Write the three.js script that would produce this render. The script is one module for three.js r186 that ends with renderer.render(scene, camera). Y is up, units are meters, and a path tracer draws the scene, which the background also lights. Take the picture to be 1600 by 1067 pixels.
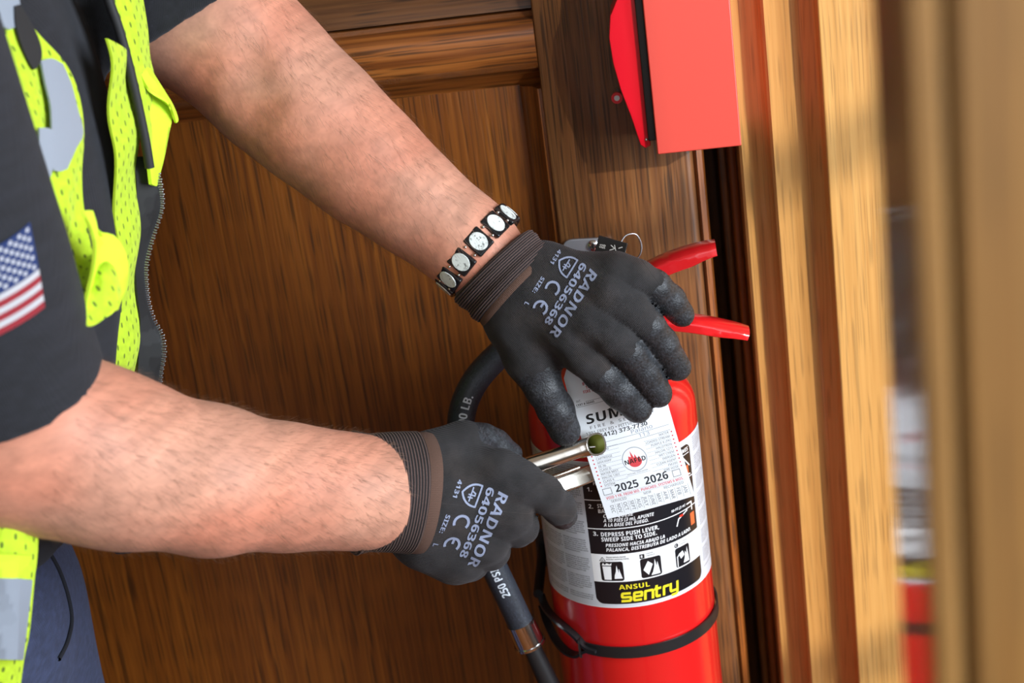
import * as THREE from 'three';
import { RoundedBoxGeometry } from 'three/addons/geometries/RoundedBoxGeometry.js';
import { mergeGeometries, toCreasedNormals } from 'three/addons/utils/BufferGeometryUtils.js';
import { RectAreaLightUniformsLib } from 'three/addons/lights/RectAreaLightUniformsLib.js';

// ---------- camera, sky, sun, windows' light, exposure ----------
const scene = new THREE.Scene();
const V = (x, y, z) => new THREE.Vector3(x, y, z);
const rad = (d) => d * Math.PI / 180;
const FOCAL = 2600, PITCH = rad(20.5), YAW = rad(6.5), ROLL = rad(7.7), EYE = V(0.15, 1.52, 1.24);
const FWD = V(-Math.sin(YAW) * Math.cos(PITCH), -Math.sin(PITCH), -Math.cos(YAW) * Math.cos(PITCH));
const R0 = FWD.clone().cross(V(0, 1, 0)).normalize(), U0 = R0.clone().cross(FWD);
const RIGHT = R0.clone().multiplyScalar(Math.cos(ROLL)).addScaledVector(U0, -Math.sin(ROLL));
const UP = R0.clone().multiplyScalar(Math.sin(ROLL)).addScaledVector(U0, Math.cos(ROLL));
const camera = new THREE.PerspectiveCamera(2 * Math.atan(533.5 / FOCAL) * 180 / Math.PI, 1600 / 1067, 0.05, 40);
camera.position.copy(EYE); camera.up.copy(UP); camera.lookAt(EYE.clone().add(FWD));
camera.focus = 1.16; camera.userData.fStop = 6.5;
scene.add(camera);
const renderer = new THREE.WebGLRenderer({ antialias: true });
renderer.toneMapping = THREE.LinearToneMapping;
renderer.toneMappingExposure = 1.0;
renderer.shadowMap.enabled = true; renderer.shadowMap.type = THREE.PCFSoftShadowMap;
RectAreaLightUniformsLib.init();
scene.background = new THREE.Color().setRGB(0.62, 0.74, 0.95);
const SUN = V(0.64, 0.30, 0.70).normalize();
const sun = new THREE.DirectionalLight(new THREE.Color().setRGB(1.0, 0.89, 0.73), 3.8);
sun.name = 'sun'; sun.position.copy(SUN).multiplyScalar(6).add(V(0.1, 1.1, 0)); sun.target.position.set(0.1, 1.1, 0);
sun.castShadow = true; sun.shadow.mapSize.set(4096, 4096); sun.shadow.radius = 1.6;
Object.assign(sun.shadow.camera, { left: -1.5, right: 1.5, top: 1.5, bottom: -1.5, near: 0.5, far: 12 });
scene.add(sun, sun.target);
function windowLight(name, w, h, pos, look, rgb, intensity) {
  const l = new THREE.RectAreaLight(new THREE.Color().setRGB(...rgb), intensity, w, h);
  l.name = name; l.position.copy(pos); l.lookAt(look); scene.add(l); return l;
}
windowLight('window_daylight', 1.14, 1.3, V(1.54, 1.62, 1.23), V(0, 1.62, 1.23), [0.84, 0.92, 1.0], 19.0);
windowLight('window_daylight_rear', 1.6, 1.4, V(0.6, 1.95, 2.94), V(0.6, 1.95, 0), [0.95, 0.97, 1.0], 1.9);

// a point seen at a pixel of the 1600 x 1067 photograph, at distance z in front of the panelled wall
function at(px, py, z) {
  const d = FWD.clone().addScaledVector(RIGHT, (px - 800) / FOCAL).addScaledVector(UP, -(py - 533.5) / FOCAL);
  return EYE.clone().addScaledVector(d, (z - EYE.z) / d.z);
}
// ---------- helpers ----------
let seed = 7;
const rnd = () => { seed = (seed * 1664525 + 1013904223) >>> 0; return seed / 4294967296; };
const used = {};
const numbered = (n) => { const k = used[n] = (used[n] ?? -1) + 1; return k ? n + '_' + String(k).padStart(3, '0') : n; };
function obj(name, geo, mat, parent, label) {
  const m = new THREE.Mesh(Array.isArray(geo) ? mergeAll(geo) : geo, mat);
  m.name = parent ? name : numbered(name); m.castShadow = m.receiveShadow = true; (parent ?? scene).add(m);
  if (label) m.userData.label = label;
  return m;
}
function group(name, parent, pos) { const g = new THREE.Group(); g.name = parent ? name : numbered(name); if (pos) g.position.copy(pos); (parent ?? scene).add(g); return g; }
function tag(o, label, category, grp) { o.userData.label = label; o.userData.category = category; if (grp) o.userData.group = grp; return o; }
function structure(o, label) { o.userData.kind = 'structure'; if (label) o.userData.label = label; return o; }
function mergeAll(list) {
  return mergeGeometries(list.map((g) => { const n = g.index ? g.toNonIndexed() : g; for (const k of Object.keys(n.attributes)) if (!['position', 'normal', 'uv'].includes(k)) n.deleteAttribute(k); return n; }));
}
// uv in metres from the dominant face direction; grain 'x' lays the grain along x
function metreUV(g0, grain = 'y', ox = 0, oy = 0) {
  const g = g0.index ? g0.toNonIndexed() : g0, p = g.attributes.position, n = g.attributes.normal, uv = new Float32Array(p.count * 2);
  for (let i = 0; i < p.count; i++) {
    const ax = Math.abs(n.getX(i)), ay = Math.abs(n.getY(i)), az = Math.abs(n.getZ(i)), x = p.getX(i), y = p.getY(i), z = p.getZ(i);
    let a, b;
    if (grain === 'x') { a = ay > az && ay > ax ? z + 0.31 : y; b = ax > ay && ax > az ? z : x; if (ax > ay && ax > az) a = y; }
    else { a = ax > az && ax > ay ? z + 0.17 : x; b = ay > ax && ay > az ? z : y; }
    uv[i * 2] = a + ox; uv[i * 2 + 1] = b + oy;
  }
  return g.setAttribute('uv', new THREE.BufferAttribute(uv, 2));
}
function box(x0, x1, y0, y1, z0, z1, r = 0.0015, grain = 'y', ox, oy) {
  const w = x1 - x0, h = y1 - y0, d = z1 - z0, g = r ? new RoundedBoxGeometry(w, h, d, 2, Math.min(r, w / 2.1, h / 2.1, d / 2.1)) : new THREE.BoxGeometry(w, h, d);
  g.translate((x0 + x1) / 2, (y0 + y1) / 2, (z0 + z1) / 2);
  return metreUV(g, grain, ox ?? rnd() * 2, oy ?? rnd() * 2);
}
// profile: [x, z] points (closed), pulled along y from y0 to y1
function prismY(profile, y0, y1, ox = 0, crease = 0.6) {
  const s = new THREE.Shape(profile.map(([x, z]) => new THREE.Vector2(x, -z)));
  let g = new THREE.ExtrudeGeometry(s, { depth: y1 - y0, bevelEnabled: false });
  g.rotateX(-Math.PI / 2); g.translate(0, y0, 0);
  g = toCreasedNormals(g, crease);
  return metreUV(g, 'y', ox, ox * 1.7);
}
// profile: [y, z] points (closed), pulled along x
function prismX(profile, x0, x1, ox = 0, crease = 0.6) {
  const s = new THREE.Shape(profile.map(([y, z]) => new THREE.Vector2(-z, y)));
  let g = new THREE.ExtrudeGeometry(s, { depth: x1 - x0, bevelEnabled: false });
  g.rotateY(Math.PI / 2); g.translate(x0, 0, 0);
  g = toCreasedNormals(g, crease);
  return metreUV(g, 'x', ox, ox * 1.7);
}
function arcPts(cx, cy, r, a0, a1, n) { return Array.from({ length: n + 1 }, (_, i) => { const a = rad(a0 + (a1 - a0) * i / n); return [cx + r * Math.cos(a), cy + r * Math.sin(a)]; }); }
const smooth = (pts, n = 8) => new THREE.CatmullRomCurve3(pts, false, 'centripetal').getPoints((pts.length - 1) * n);
function tube(pts, r, rs = 14, n = 8, closed = false) { return new THREE.TubeGeometry(new THREE.CatmullRomCurve3(pts, closed, 'centripetal'), (pts.length - 1) * n, r, rs, closed); }
function cylBetween(a, b, r1, r2 = r1, seg = 20) {
  const d = b.clone().sub(a), g = new THREE.CylinderGeometry(r2, r1, d.length(), seg);
  g.translate(0, d.length() / 2, 0); g.applyQuaternion(new THREE.Quaternion().setFromUnitVectors(V(0, 1, 0), d.clone().normalize())); g.translate(a.x, a.y, a.z); return g;
}
function orient(g, pos, zdir, ydir) {   // local z -> zdir, local y -> about ydir
  const z = zdir.clone().normalize(), x = ydir.clone().cross(z).normalize(), y = z.clone().cross(x);
  return g.applyMatrix4(new THREE.Matrix4().makeBasis(x, y, z).setPosition(pos));
}
// noise
const h2 = (x, y, s) => { let n = (Math.imul(x, 374761393) + Math.imul(y, 668265263) + Math.imul(s, 2147483647)) | 0; n = Math.imul(n ^ (n >>> 13), 1274126177); return ((n ^ (n >>> 16)) >>> 0) / 4294967296; };
function vn(x, y, s = 0) { const ix = Math.floor(x), iy = Math.floor(y), fx = x - ix, fy = y - iy, u = fx * fx * (3 - 2 * fx), v = fy * fy * (3 - 2 * fy); const a = h2(ix, iy, s), b = h2(ix + 1, iy, s), c = h2(ix, iy + 1, s), d = h2(ix + 1, iy + 1, s); return a + (b - a) * u + (c - a) * v + (a - b - c + d) * u * v; }
const fbm = (x, y, s = 0, o = 4) => { let t = 0, a = 0.5, n = 0; for (let i = 0; i < o; i++) { t += a * vn(x, y, s + i); n += a; a *= 0.5; x *= 2.03; y *= 2.03; } return t / n; };
function n3(p, f, s = 0) { return (vn(p.x * f + p.z * f * 0.61, p.y * f - p.z * f * 0.37, s) + vn(p.z * f + 7.3, (p.x + p.y) * f * 0.7, s + 5)) / 2; }
const clamp01 = (x) => Math.min(1, Math.max(0, x)), sstep = (a, b, x) => { const t = clamp01((x - a) / (b - a)); return t * t * (3 - 2 * t); };
function dataTex(n, m, fn, sx, sy, srgb, wrap = THREE.MirroredRepeatWrapping) {
  const d = new Uint8Array(n * m * 4);
  for (let j = 0; j < m; j++) for (let i = 0; i < n; i++) { const c = fn((i + 0.5) / n * sx, (j + 0.5) / m * sy), k = (j * n + i) * 4; d[k] = c[0]; d[k + 1] = c[1]; d[k + 2] = c[2]; d[k + 3] = 255; }
  const t = new THREE.DataTexture(d, n, m); t.magFilter = THREE.LinearFilter; t.minFilter = THREE.LinearMipmapLinearFilter; t.generateMipmaps = true; t.wrapS = t.wrapT = wrap;
  if (srgb) t.colorSpace = THREE.SRGBColorSpace;
  t.repeat.set(1 / sx, 1 / sy); t.needsUpdate = true; return t;
}
function canvasTex(w, h, draw, transparent) {
  const c = document.createElement('canvas'); c.width = w; c.height = h; const x = c.getContext('2d'); draw(x, w, h);
  const t = new THREE.CanvasTexture(c); t.colorSpace = THREE.SRGBColorSpace; t.anisotropy = 8; t.wrapS = t.wrapT = THREE.ClampToEdgeWrapping; return t;
}
const std = (o) => new THREE.MeshStandardMaterial(o), phys = (o) => new THREE.MeshPhysicalMaterial(o);
const lin = (r, g, b) => new THREE.Color().setRGB(r, g, b);
// ---------- wood ----------
// open-pored oak: broad bands, flowing growth rings and short dark pores along the grain (v)
function oak(s, stops, poreDark, ringAmp, W = 0.42, H = 0.84) {
  const fn = (u, v) => {
    const x = u + fbm(u * 5, v * 1.3, s, 2) * 0.018;
    const band = fbm(x * 22, v * 0.6, s + 11, 3), ring = 0.5 + 0.5 * Math.sin((x * 260 + fbm(u * 4, v * 1.0, s + 21, 2) * 14) * 2), streak = fbm(x * 260, v * 3.2, s + 61, 3);
    const fine = fbm(u * 700, v * 11, s + 31, 2), pore = sstep(0.55, 0.85, vn(x * 1150, v * 30, s + 41) * 0.8 + 0.2 * vn(x * 500, v * 18, s + 51));
    let t = clamp01(0.5 + 0.55 * (band - 0.5) + ringAmp * (ring - 0.5) * 0.6 + 0.45 * (streak - 0.5) + 0.45 * (fine - 0.5));
    const k = t * (stops.length - 1), i = Math.min(stops.length - 2, Math.floor(k)), f = k - i, d = 1 - poreDark * pore;
    return [0, 1, 2].map((c) => (stops[i][c] + (stops[i + 1][c] - stops[i][c]) * f) * d);
  };
  return dataTex(1024, 1024, fn, W, H, true);
}
const oakBump = dataTex(512, 1024, (u, v) => { const g = 210 - 130 * sstep(0.58, 0.9, vn(u * 900, v * 42, 41)) + 45 * (fbm(u * 500, v * 8, 3, 2) - 0.5); return [g, g, g]; }, 0.42, 0.84, false);
const woodMat = (map, rough, coat = 0, bump = 0.00025) => phys({ map, roughness: rough, bumpMap: oakBump, bumpScale: bump, clearcoat: coat, clearcoatRoughness: 0.22 });
const M = {};
M.panel = woodMat(oak(1, [[88, 44, 9], [116, 62, 14], [138, 78, 20], [160, 98, 32]], 0.36, 0.2), 0.42, 0.25);
M.stile = woodMat(oak(2, [[66, 38, 17], [90, 55, 27], [110, 71, 37], [130, 90, 52]], 0.4, 0.15), 0.45, 0.2);
M.rail = woodMat(oak(3, [[74, 36, 11], [114, 61, 20], [150, 88, 36], [172, 108, 50]], 0.4, 0.5), 0.4, 0.3);
M.casing = woodMat(oak(4, [[156, 111, 56], [174, 128, 68], [187, 142, 80], [199, 157, 95]], 0.14, 0.12), 0.46, 0.15, 0.0001);
M.plaster = std({ color: lin(0.24, 0.19, 0.14), roughness: 0.95 });
M.floor = woodMat(M.rail.map, 0.5);
// ---------- the room ----------
const YB = 0.0, YT = 2.8;
structure(obj('floor', metreUV(new THREE.BoxGeometry(4.2, 0.1, 3.4).translate(0, -0.05, 1.4), 'x'), M.floor));
structure(obj('ceiling', metreUV(new THREE.BoxGeometry(4.2, 0.1, 3.4).translate(0, YT + 0.05, 1.4)), M.plaster));
structure(obj('wall_left', metreUV(new THREE.BoxGeometry(0.12, YT, 3.4).translate(-2.04, YT / 2, 1.4)), M.plaster));
// wall_right and wall_rear with their window openings
const rightHole = { z0: 0.66, z1: 1.80, y0: 0.962, y1: 2.272 }, rearHole = { x0: -0.2, x1: 1.4, y0: 1.25, y1: 2.65 };
structure(obj('wall_right', [box(1.6, 1.72, 0, YT, -0.25, rightHole.z0, 0), box(1.6, 1.72, 0, YT, rightHole.z1, 3.1, 0), box(1.6, 1.72, 0, rightHole.y0, rightHole.z0, rightHole.z1, 0), box(1.6, 1.72, rightHole.y1, YT, rightHole.z0, rightHole.z1, 0)], M.plaster));
structure(obj('wall_rear', [box(-2.0, rearHole.x0, 0, YT, 3.0, 3.12, 0), box(rearHole.x1, 1.6, 0, YT, 3.0, 3.12, 0), box(rearHole.x0, rearHole.x1, 0, rearHole.y0, 3.0, 3.12, 0), box(rearHole.x0, rearHole.x1, rearHole.y1, YT, 3.0, 3.12, 0)], M.plaster));
{
  const paint = std({ color: lin(0.6, 0.56, 0.5), roughness: 0.5 }), glass = phys({ color: 0xffffff, transmission: 1, thickness: 0, roughness: 0.0, ior: 1.45 });
  const w1 = structure(group('window_1')), h = rightHole, W1 = [h.z0, h.z0 + 0.5, h.z1], Y1 = [h.y0, h.y0 + 0.4365, h.y0 + 0.873, h.y1];
  for (const z of W1) obj('window_bar', box(1.62, 1.66, h.y0, h.y1, z - 0.017, z + 0.017, 0.003), paint, w1);
  for (const y of Y1) obj('window_bar', box(1.62, 1.66, y - 0.015, y + 0.015, h.z0, h.z1, 0.003), paint, w1);
  for (let i = 0; i < 2; i++) for (let j = 0; j < 3; j++) obj('pane', new THREE.PlaneGeometry(W1[i + 1] - W1[i] - 0.034, Y1[j + 1] - Y1[j] - 0.03).rotateY(-Math.PI / 2).translate(1.64, (Y1[j] + Y1[j + 1]) / 2, (W1[i] + W1[i + 1]) / 2), glass, w1);
  const w2 = structure(group('window_2')), r = rearHole;
  for (let i = 0; i < 5; i++) { const x = r.x0 + i * 0.4; obj('window_bar', box(x - 0.017, x + 0.017, r.y0, r.y1, 3.03, 3.07, 0.003), paint, w2); }
  for (let i = 0; i < 3; i++) { const y = r.y0 + i * 0.7; obj('window_bar', box(r.x0, r.x1, y - 0.017, y + 0.017, 3.03, 3.07, 0.003), paint, w2); }
  for (let i = 0; i < 4; i++) for (let j = 0; j < 2; j++) obj('pane', new THREE.PlaneGeometry(0.366, 0.666).translate(r.x0 + 0.2 + i * 0.4, r.y0 + 0.35 + j * 0.7, 3.05), glass, w2);
}
// panelled oak wall behind the extinguisher
const wall = structure(group('wall_back'), 'dark varnished oak panelling with stiles, rails and recessed panels');
obj('wall_backing', metreUV(new THREE.BoxGeometry(4.2, YT, 0.06).translate(0, YT / 2, -0.28)), M.plaster, wall);
const SL = 0.0562, SR = 0.1652;
obj('stile', prismY([[SL, -0.24], [SL, -0.003], ...arcPts(SL + 0.003, -0.003, 0.003, 180, 90, 4), ...arcPts(SR - 0.006, -0.006, 0.006, 90, 0, 5), [SR, -0.24]], 0.12, 2.3, 0.4), M.stile, wall);
obj('stile', box(-0.86, -0.75, 0.12, 2.3, -0.05, 0, 0.003), M.stile, wall);
// panels
obj('panel', metreUV(new THREE.BoxGeometry(SL + 0.755, 1.06, 0.02).translate((SL - 0.755) / 2, 0.73, -0.036), 'y', 0.2, 0.1), M.panel, wall);
obj('panel', metreUV(new THREE.BoxGeometry(SL + 0.755, 0.95, 0.02).translate((SL - 0.755) / 2, 1.80, -0.038), 'y', 0.9, 0.7), M.stile, wall);
// rail with a heavy rounded nose, its sloping top strip and the cove below it
const RY = 1.2535;
obj('rail', prismX([[RY, -0.05], [RY, -0.026], [RY + 0.004, -0.021], [RY + 0.010, -0.016], [RY + 0.013, -0.008], [RY + 0.016, -0.0035], [RY + 0.021, 0.0], [RY + 0.032, 0.0025], [RY + 0.044, 0.0025], [RY + 0.0505, 0.0], [RY + 0.0535, -0.004], [RY + 0.055, -0.009], [RY + 0.058, -0.0115], [RY + 0.060, -0.05]], -0.75, SL, 0.3), M.rail, wall);
obj('moulding', prismX([[RY + 0.060, -0.05], [RY + 0.060, -0.0125], [RY + 0.064, -0.0135], [RY + 0.082, -0.022], [RY + 0.086, -0.027], [RY + 0.087, -0.05]], -0.75, SL, 0.1), M.stile, wall);
obj('rail', box(-0.75, SL, 0.12, 0.2, -0.05, 0, 0.003, 'x'), M.rail, wall);
obj('rail', box(-0.75, SL, 2.2, 2.3, -0.05, 0, 0.003, 'x'), M.rail, wall);
// ogee moulding along the stile, around the panel
const og = (x, s) => [[x, -0.05], [x, -0.004], [x - s * 0.003, -0.004], [x - s * 0.005, -0.010], [x - s * 0.009, -0.0165], [x - s * 0.014, -0.0185], [x - s * 0.017, -0.0215], [x - s * 0.018, -0.026], [x - s * 0.018, -0.05]];
obj('moulding', prismY(og(SL, 1), 0.2, RY, 0.8), M.panel, wall);
obj('moulding', prismY(og(-0.75, -1).reverse(), 0.2, RY, 0.8), M.panel, wall);
// dark rebate between stile and casing
obj('rebate_strip', prismY([[SR, -0.24], [SR, -0.012], [SR + 0.003, -0.008], [SR + 0.007, -0.0095], [SR + 0.0085, -0.016], [SR + 0.0085, -0.24]], 0.0, 2.3, 0.6), M.panel, wall);
obj('rebate_strip', box(0.186, 0.193, 0, 2.3, -0.24, -0.085, 0.002), M.panel, wall);
obj('rebate_strip', box(0.193, 0.2003, 0, 2.3, -0.24, -0.060, 0.003), M.panel, wall);
obj('rebate_block', box(0.166, 0.196, 1.165, 1.185, -0.05, -0.002, 0.003, 'x'), M.panel, wall).position.y = 0.085;
obj('rebate_back', box(0.166, 0.2003, 0, 2.3, -0.25, -0.22, 0), M.panel, wall);
// the oak casing stepping out towards the room: boards with a cove on the right of each
const trim = structure(group('trim_1'), 'pale oak door casing of stepped coved boards in sunlight');
const cove = (x0, x1, x2, z, dz) => [[x0, -0.24], [x0, z - 0.002], [x0 + 0.002, z], [x1, z], ...Array.from({ length: 9 }, (_, i) => { const a = i / 9 * Math.PI / 2; return [x1 + (x2 - x1) * Math.sin(a) , z + dz * (1 - Math.cos(a))]; }), [x2, z + dz], [x2, -0.24]];
obj('casing_board', prismY(cove(0.2005, 0.2110, 0.2232, 0.0, 0.0170), 0, 2.3, 0.15), M.casing, trim);
obj('casing_board', prismY(cove(0.2232, 0.2420, 0.2615, 0.0190, 0.0190), 0, 2.3, 0.35), M.casing, trim);
obj('casing_board', box(0.2615, 0.345, 0, 2.3, -0.08, 0.040, 0.002, 'y', 0.55, 0.2), M.casing, trim);
obj('casing_board', box(0.345, 0.62, 0, 2.3, -0.08, 0.012, 0.002, 'y', 0.75, 0.2), M.casing, trim);
structure(obj('wall_back_side', metreUV(new THREE.BoxGeometry(0.98, YT, 0.06).translate(1.11, YT / 2, -0.05)), M.plaster));
structure(obj('wall_back_left', metreUV(new THREE.BoxGeometry(1.12, YT, 0.06).translate(-1.42, YT / 2, -0.05)), M.plaster));
structure(obj('wall_back_top', metreUV(new THREE.BoxGeometry(1.48, 0.5, 0.06).translate(-0.12, 2.55, -0.05)), M.plaster));
// varnished post close to the camera
const post = structure(group('trim_2'), 'varnished oak post standing in front of the casing, close by');
M.post = phys({ map: M.casing.map, roughness: 0.5, clearcoat: 0.9, clearcoatRoughness: 0.08, color: lin(0.72, 0.66, 0.58) });
const PX = 0.2005;
obj('post_board', prismY([[PX, 0.833], [PX, 0.887], [PX + 0.0015, 0.8885], [PX + 0.0062, 0.8885], [PX + 0.0075, 0.887], [PX + 0.0080, 0.878], [PX + 0.0100, 0.876], [PX + 0.0100, 0.833]], 0, 2.3, 0.5), M.post, post);
obj('post_board', box(PX + 0.0100, PX + 0.06, 0, 2.3, 0.833, 0.889, 0.0015, 'y', 0.9, 0.3), M.post, post);
// ---------- fire extinguisher ----------
const AX = 0.0865, AZ = 0.085, ER = 0.0635, YS = 1.0235;   // axis, radius, height of the shoulder
M.redGloss = phys({ color: lin(0.72, 0.012, 0.012), roughness: 0.28, clearcoat: 0.8, clearcoatRoughness: 0.1 });
M.redDark = phys({ color: lin(0.60, 0.010, 0.014), roughness: 0.3, clearcoat: 0.6, clearcoatRoughness: 0.12 });
M.chrome = std({ color: lin(0.72, 0.72, 0.72), roughness: 0.16, metalness: 1 });
M.steel = std({ color: lin(0.55, 0.56, 0.58), roughness: 0.38, metalness: 1 });
M.blackMetal = phys({ color: lin(0.012, 0.012, 0.013), roughness: 0.34 });
M.blackPlastic = phys({ color: lin(0.014, 0.014, 0.015), roughness: 0.45 });
const ext = group('fire_extinguisher', null, V(AX, 0.62, AZ));
tag(ext, 'red fire extinguisher with an instruction label, hung on the oak stile', 'fire extinguisher');
const E = (g) => g.translate(-AX, -0.62, -AZ);   // world geometry into the extinguisher's own frame
{
  const prof = [[0.0, 0.628], [0.052, 0.628], [0.054, 0.62], [0.058, 0.62], [0.0615, 0.626], [ER, 0.638], [ER, YS - 0.002]];
  for (let i = 1; i <= 12; i++) { const a = i / 12 * Math.PI / 2; prof.push([0.019 + (ER - 0.019) * Math.cos(a), YS + 0.034 * Math.sin(a)]); }
  prof.push([0.019, YS + 0.046], [0, YS + 0.046]);
  obj('cylinder', E(new THREE.LatheGeometry(prof.map(([r, y]) => new THREE.Vector2(r, y)), 96).translate(AX, 0, AZ)), M.redGloss, ext);
}
// label: canvas 12 px per mm round the cylinder
const LA0 = -79, LA1 = 84, LY0 = 0.8892, LY1 = 1.0102, KX = 12000 * ER * Math.PI / 180, KY = 12000;
function labelDraw(c, w, h) {
  const X = (a) => (a - LA0) * KX, Y = (y) => (LY1 - y) * KY;
  const rr = (x0, y0, x1, y1, r) => { c.beginPath(); c.moveTo(x0 + r, y0); c.arcTo(x1, y0, x1, y1, r); c.arcTo(x1, y1, x0, y1, r); c.arcTo(x0, y1, x0, y0, r); c.arcTo(x0, y0, x1, y0, r); c.closePath(); };
  c.fillStyle = '#d9dde4'; c.fillRect(0, 0, w, h);
  // columns of small print, left and right of the black panel
  c.fillStyle = '#33363c';
  const lines = (a0, a1, y0, y1, step) => { for (let y = y0, k = 0; y > y1; y -= step, k++) { if (k % 8 === 7) { y -= step * 0.8; continue; } let x = X(a0); const end = X(a1) - (k % 8 === 6 ? 40 + rnd() * 60 : rnd() * 14); c.font = 'bold ' + Math.round(step * KY * 0.86) + 'px sans-serif'; let s = ''; while (c.measureText(s).width < end - x) s += 'AEONRSTLICDMPU'[Math.floor(rnd() * 14)] + (rnd() < 0.2 ? ' ' : ''); c.fillText(s, x, Y(y)); } };
  c.globalAlpha = 0.8; lines(-69, -45.5, 1.006, 0.893, 0.00175); lines(-44, -24.5, 1.006, 0.893, 0.00175); lines(65, 82, 1.006, 0.897, 0.00175); c.globalAlpha = 1;
  // black panel
  const L = X(-22.3), Rr = X(60.5), T = Y(1.0055), B = Y(0.8925);
  c.fillStyle = '#15161c'; rr(L, T, Rr, B, 70); c.fill();
  c.fillStyle = '#fbfbfb';
  c.fillRect(L, Y(0.9346), Rr - L, Y(0.9112) - Y(0.9346));
  const bar = (y) => c.fillRect(L, Y(y), Rr - L, 9);
  bar(0.9795); bar(0.9560); 
  const txt = (s, a, y, size, ital, col = '#fbfbfb', max) => { c.save(); c.translate(X(a), Y(y)); if (ital) c.transform(1, 0, -0.2, 1, 0, 0); c.font = 'bold ' + size + 'px sans-serif'; c.fillStyle = col; if (max) { const m = c.measureText(s).width; c.scale(max * KX / m, 1); } c.fillText(s, 0, 0); c.restore(); };
  txt('PULL PIN', -15, 0.9960, 50); txt('HOLD UNIT UPRIGHT', -15, 0.9915, 50); txt('INSTRUCCIONES', 28, 1.0000, 52, true, '#fbfbfb', 30); 
  c.fillRect(X(27), Y(0.9985), X(59) - X(27), 7);
  txt('1.', -19.5, 0.9862, 58); txt('2.', -20, 0.9722, 58);
  txt('STAND BACK 10 FEET. AIM AT', -13.8, 0.9730, 52, false, '#fbfbfb', 42); txt('BASE OF FIRE.', -13.8, 0.9688, 52, false, '#fbfbfb', 24);
  txt('COLOQUESE', -10.8, 0.9650, 46, true, '#fbfbfb', 20); txt('A 10 PIES (3 m), APUNTE', -10.8, 0.9613, 46, true, '#fbfbfb', 34); txt('A LA BASE DEL FUEGO.', -10.8, 0.9576, 46, true, '#fbfbfb', 30);
  txt('10 FT (3 m)', 36, 0.9585, 34, true);
  txt('3.', -19, 0.9498, 58); txt('DEPRESS PUSH LEVER,', -13.8, 0.9495, 56, false, '#fbfbfb', 40); txt('SWEEP SIDE TO SIDE.', -13.8, 0.9453, 56, false, '#fbfbfb', 38);
  txt('PRESIONE HACIA ABAJO LA', -11.5, 0.9407, 46, true, '#fbfbfb', 41); txt('PALANCA, DISTRIBUYA DE LADO A LADO.', -11.5, 0.9369, 46, true, '#fbfbfb', 64);
  // figures at the right of the steps
  c.fillStyle = '#f0693a'; c.fillRect(X(53.5), Y(0.9500), X(58) - X(53.5), 120); c.fillRect(X(52), Y(0.9890), X(56.5) - X(52), 110);
  c.strokeStyle = '#fbfbfb'; c.lineWidth = 13; c.lineCap = 'round'; c.lineJoin = 'round';
  c.beginPath(); c.moveTo(X(56), Y(0.9525)); c.lineTo(X(56), Y(0.959)); c.lineTo(X(51), Y(0.959)); c.moveTo(X(50.5), Y(0.9545)); c.lineTo(X(42), Y(0.951)); c.lineTo(X(40), Y(0.946)); c.stroke();
  c.beginPath(); c.moveTo(X(52), Y(0.996)); c.lineTo(X(58), Y(0.988)); c.moveTo(X(50), Y(0.9835)); c.lineTo(X(58), Y(0.981)); c.stroke();
  c.fillStyle = '#e03a2a'; c.fillRect(X(43), Y(0.9535), 46, 22);
  // pictograms A B C on the white band
  c.fillStyle = '#1a1b20';
  const icon = (a0, a1, y0, y1) => { rr(X(a0), Y(y0), X(a1), Y(y1), 22); c.fillStyle = '#17181d'; c.fill(); };
  icon(-16.7, -1.2, 0.9283, 0.9122); icon(10.3, 24.8, 0.9283, 0.9122); icon(36, 49, 0.9283, 0.9122);
  c.fillStyle = '#fbfbfb';
  const poly = (p) => { c.beginPath(); p.forEach(([a, y], i) => (i ? c.lineTo(X(a), Y(y)) : c.moveTo(X(a), Y(y)))); c.closePath(); c.fill(); };
  poly([[-15.2, 0.9245], [-9.2, 0.9245], [-9.8, 0.9132], [-14.6, 0.9132]]); poly([[-15.5, 0.9252], [-14.5, 0.9275], [-13.5, 0.9258], [-12, 0.9272], [-10, 0.9262], [-8.6, 0.9274], [-9, 0.9252]]);
  poly([[-7.8, 0.914], [-2.2, 0.914], [-3.0, 0.9175], [-4.2, 0.9225], [-4.6, 0.919], [-5.6, 0.9255], [-6.4, 0.92], [-7.4, 0.917]]);
  poly([[12, 0.919], [15.6, 0.9258], [18.8, 0.9225], [15.4, 0.9142]]); poly([[17, 0.9135], [23.6, 0.9135], [23, 0.918], [22.2, 0.924], [21.4, 0.92], [20.4, 0.9265], [19.6, 0.92], [18.4, 0.916]]);
  poly([[39, 0.9230], [42.5, 0.9245], [44, 0.9205], [40.5, 0.9185]]); poly([[42.5, 0.914], [48, 0.914], [47.6, 0.9185], [46.6, 0.9262], [45.8, 0.9205], [44.6, 0.9235], [44, 0.918]]);
  c.strokeStyle = '#fbfbfb'; c.lineWidth = 9; c.beginPath(); c.moveTo(X(37.5), Y(0.913)); c.lineTo(X(37.7), Y(0.921)); c.lineTo(X(39.5), Y(0.9225)); c.stroke();
  c.fillStyle = '#17181d'; c.beginPath(); c.moveTo(X(-16.6), Y(0.9290)); c.lineTo(X(-14.6), Y(0.9320)); c.lineTo(X(-12.6), Y(0.9290)); c.closePath(); c.lineWidth = 5; c.strokeStyle = '#17181d'; c.stroke();
  c.fillRect(X(10.4), Y(0.9322), 44, 44); c.beginPath(); c.arc(X(37.6), Y(0.9306), 22, 0, 7); c.fill();
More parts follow.
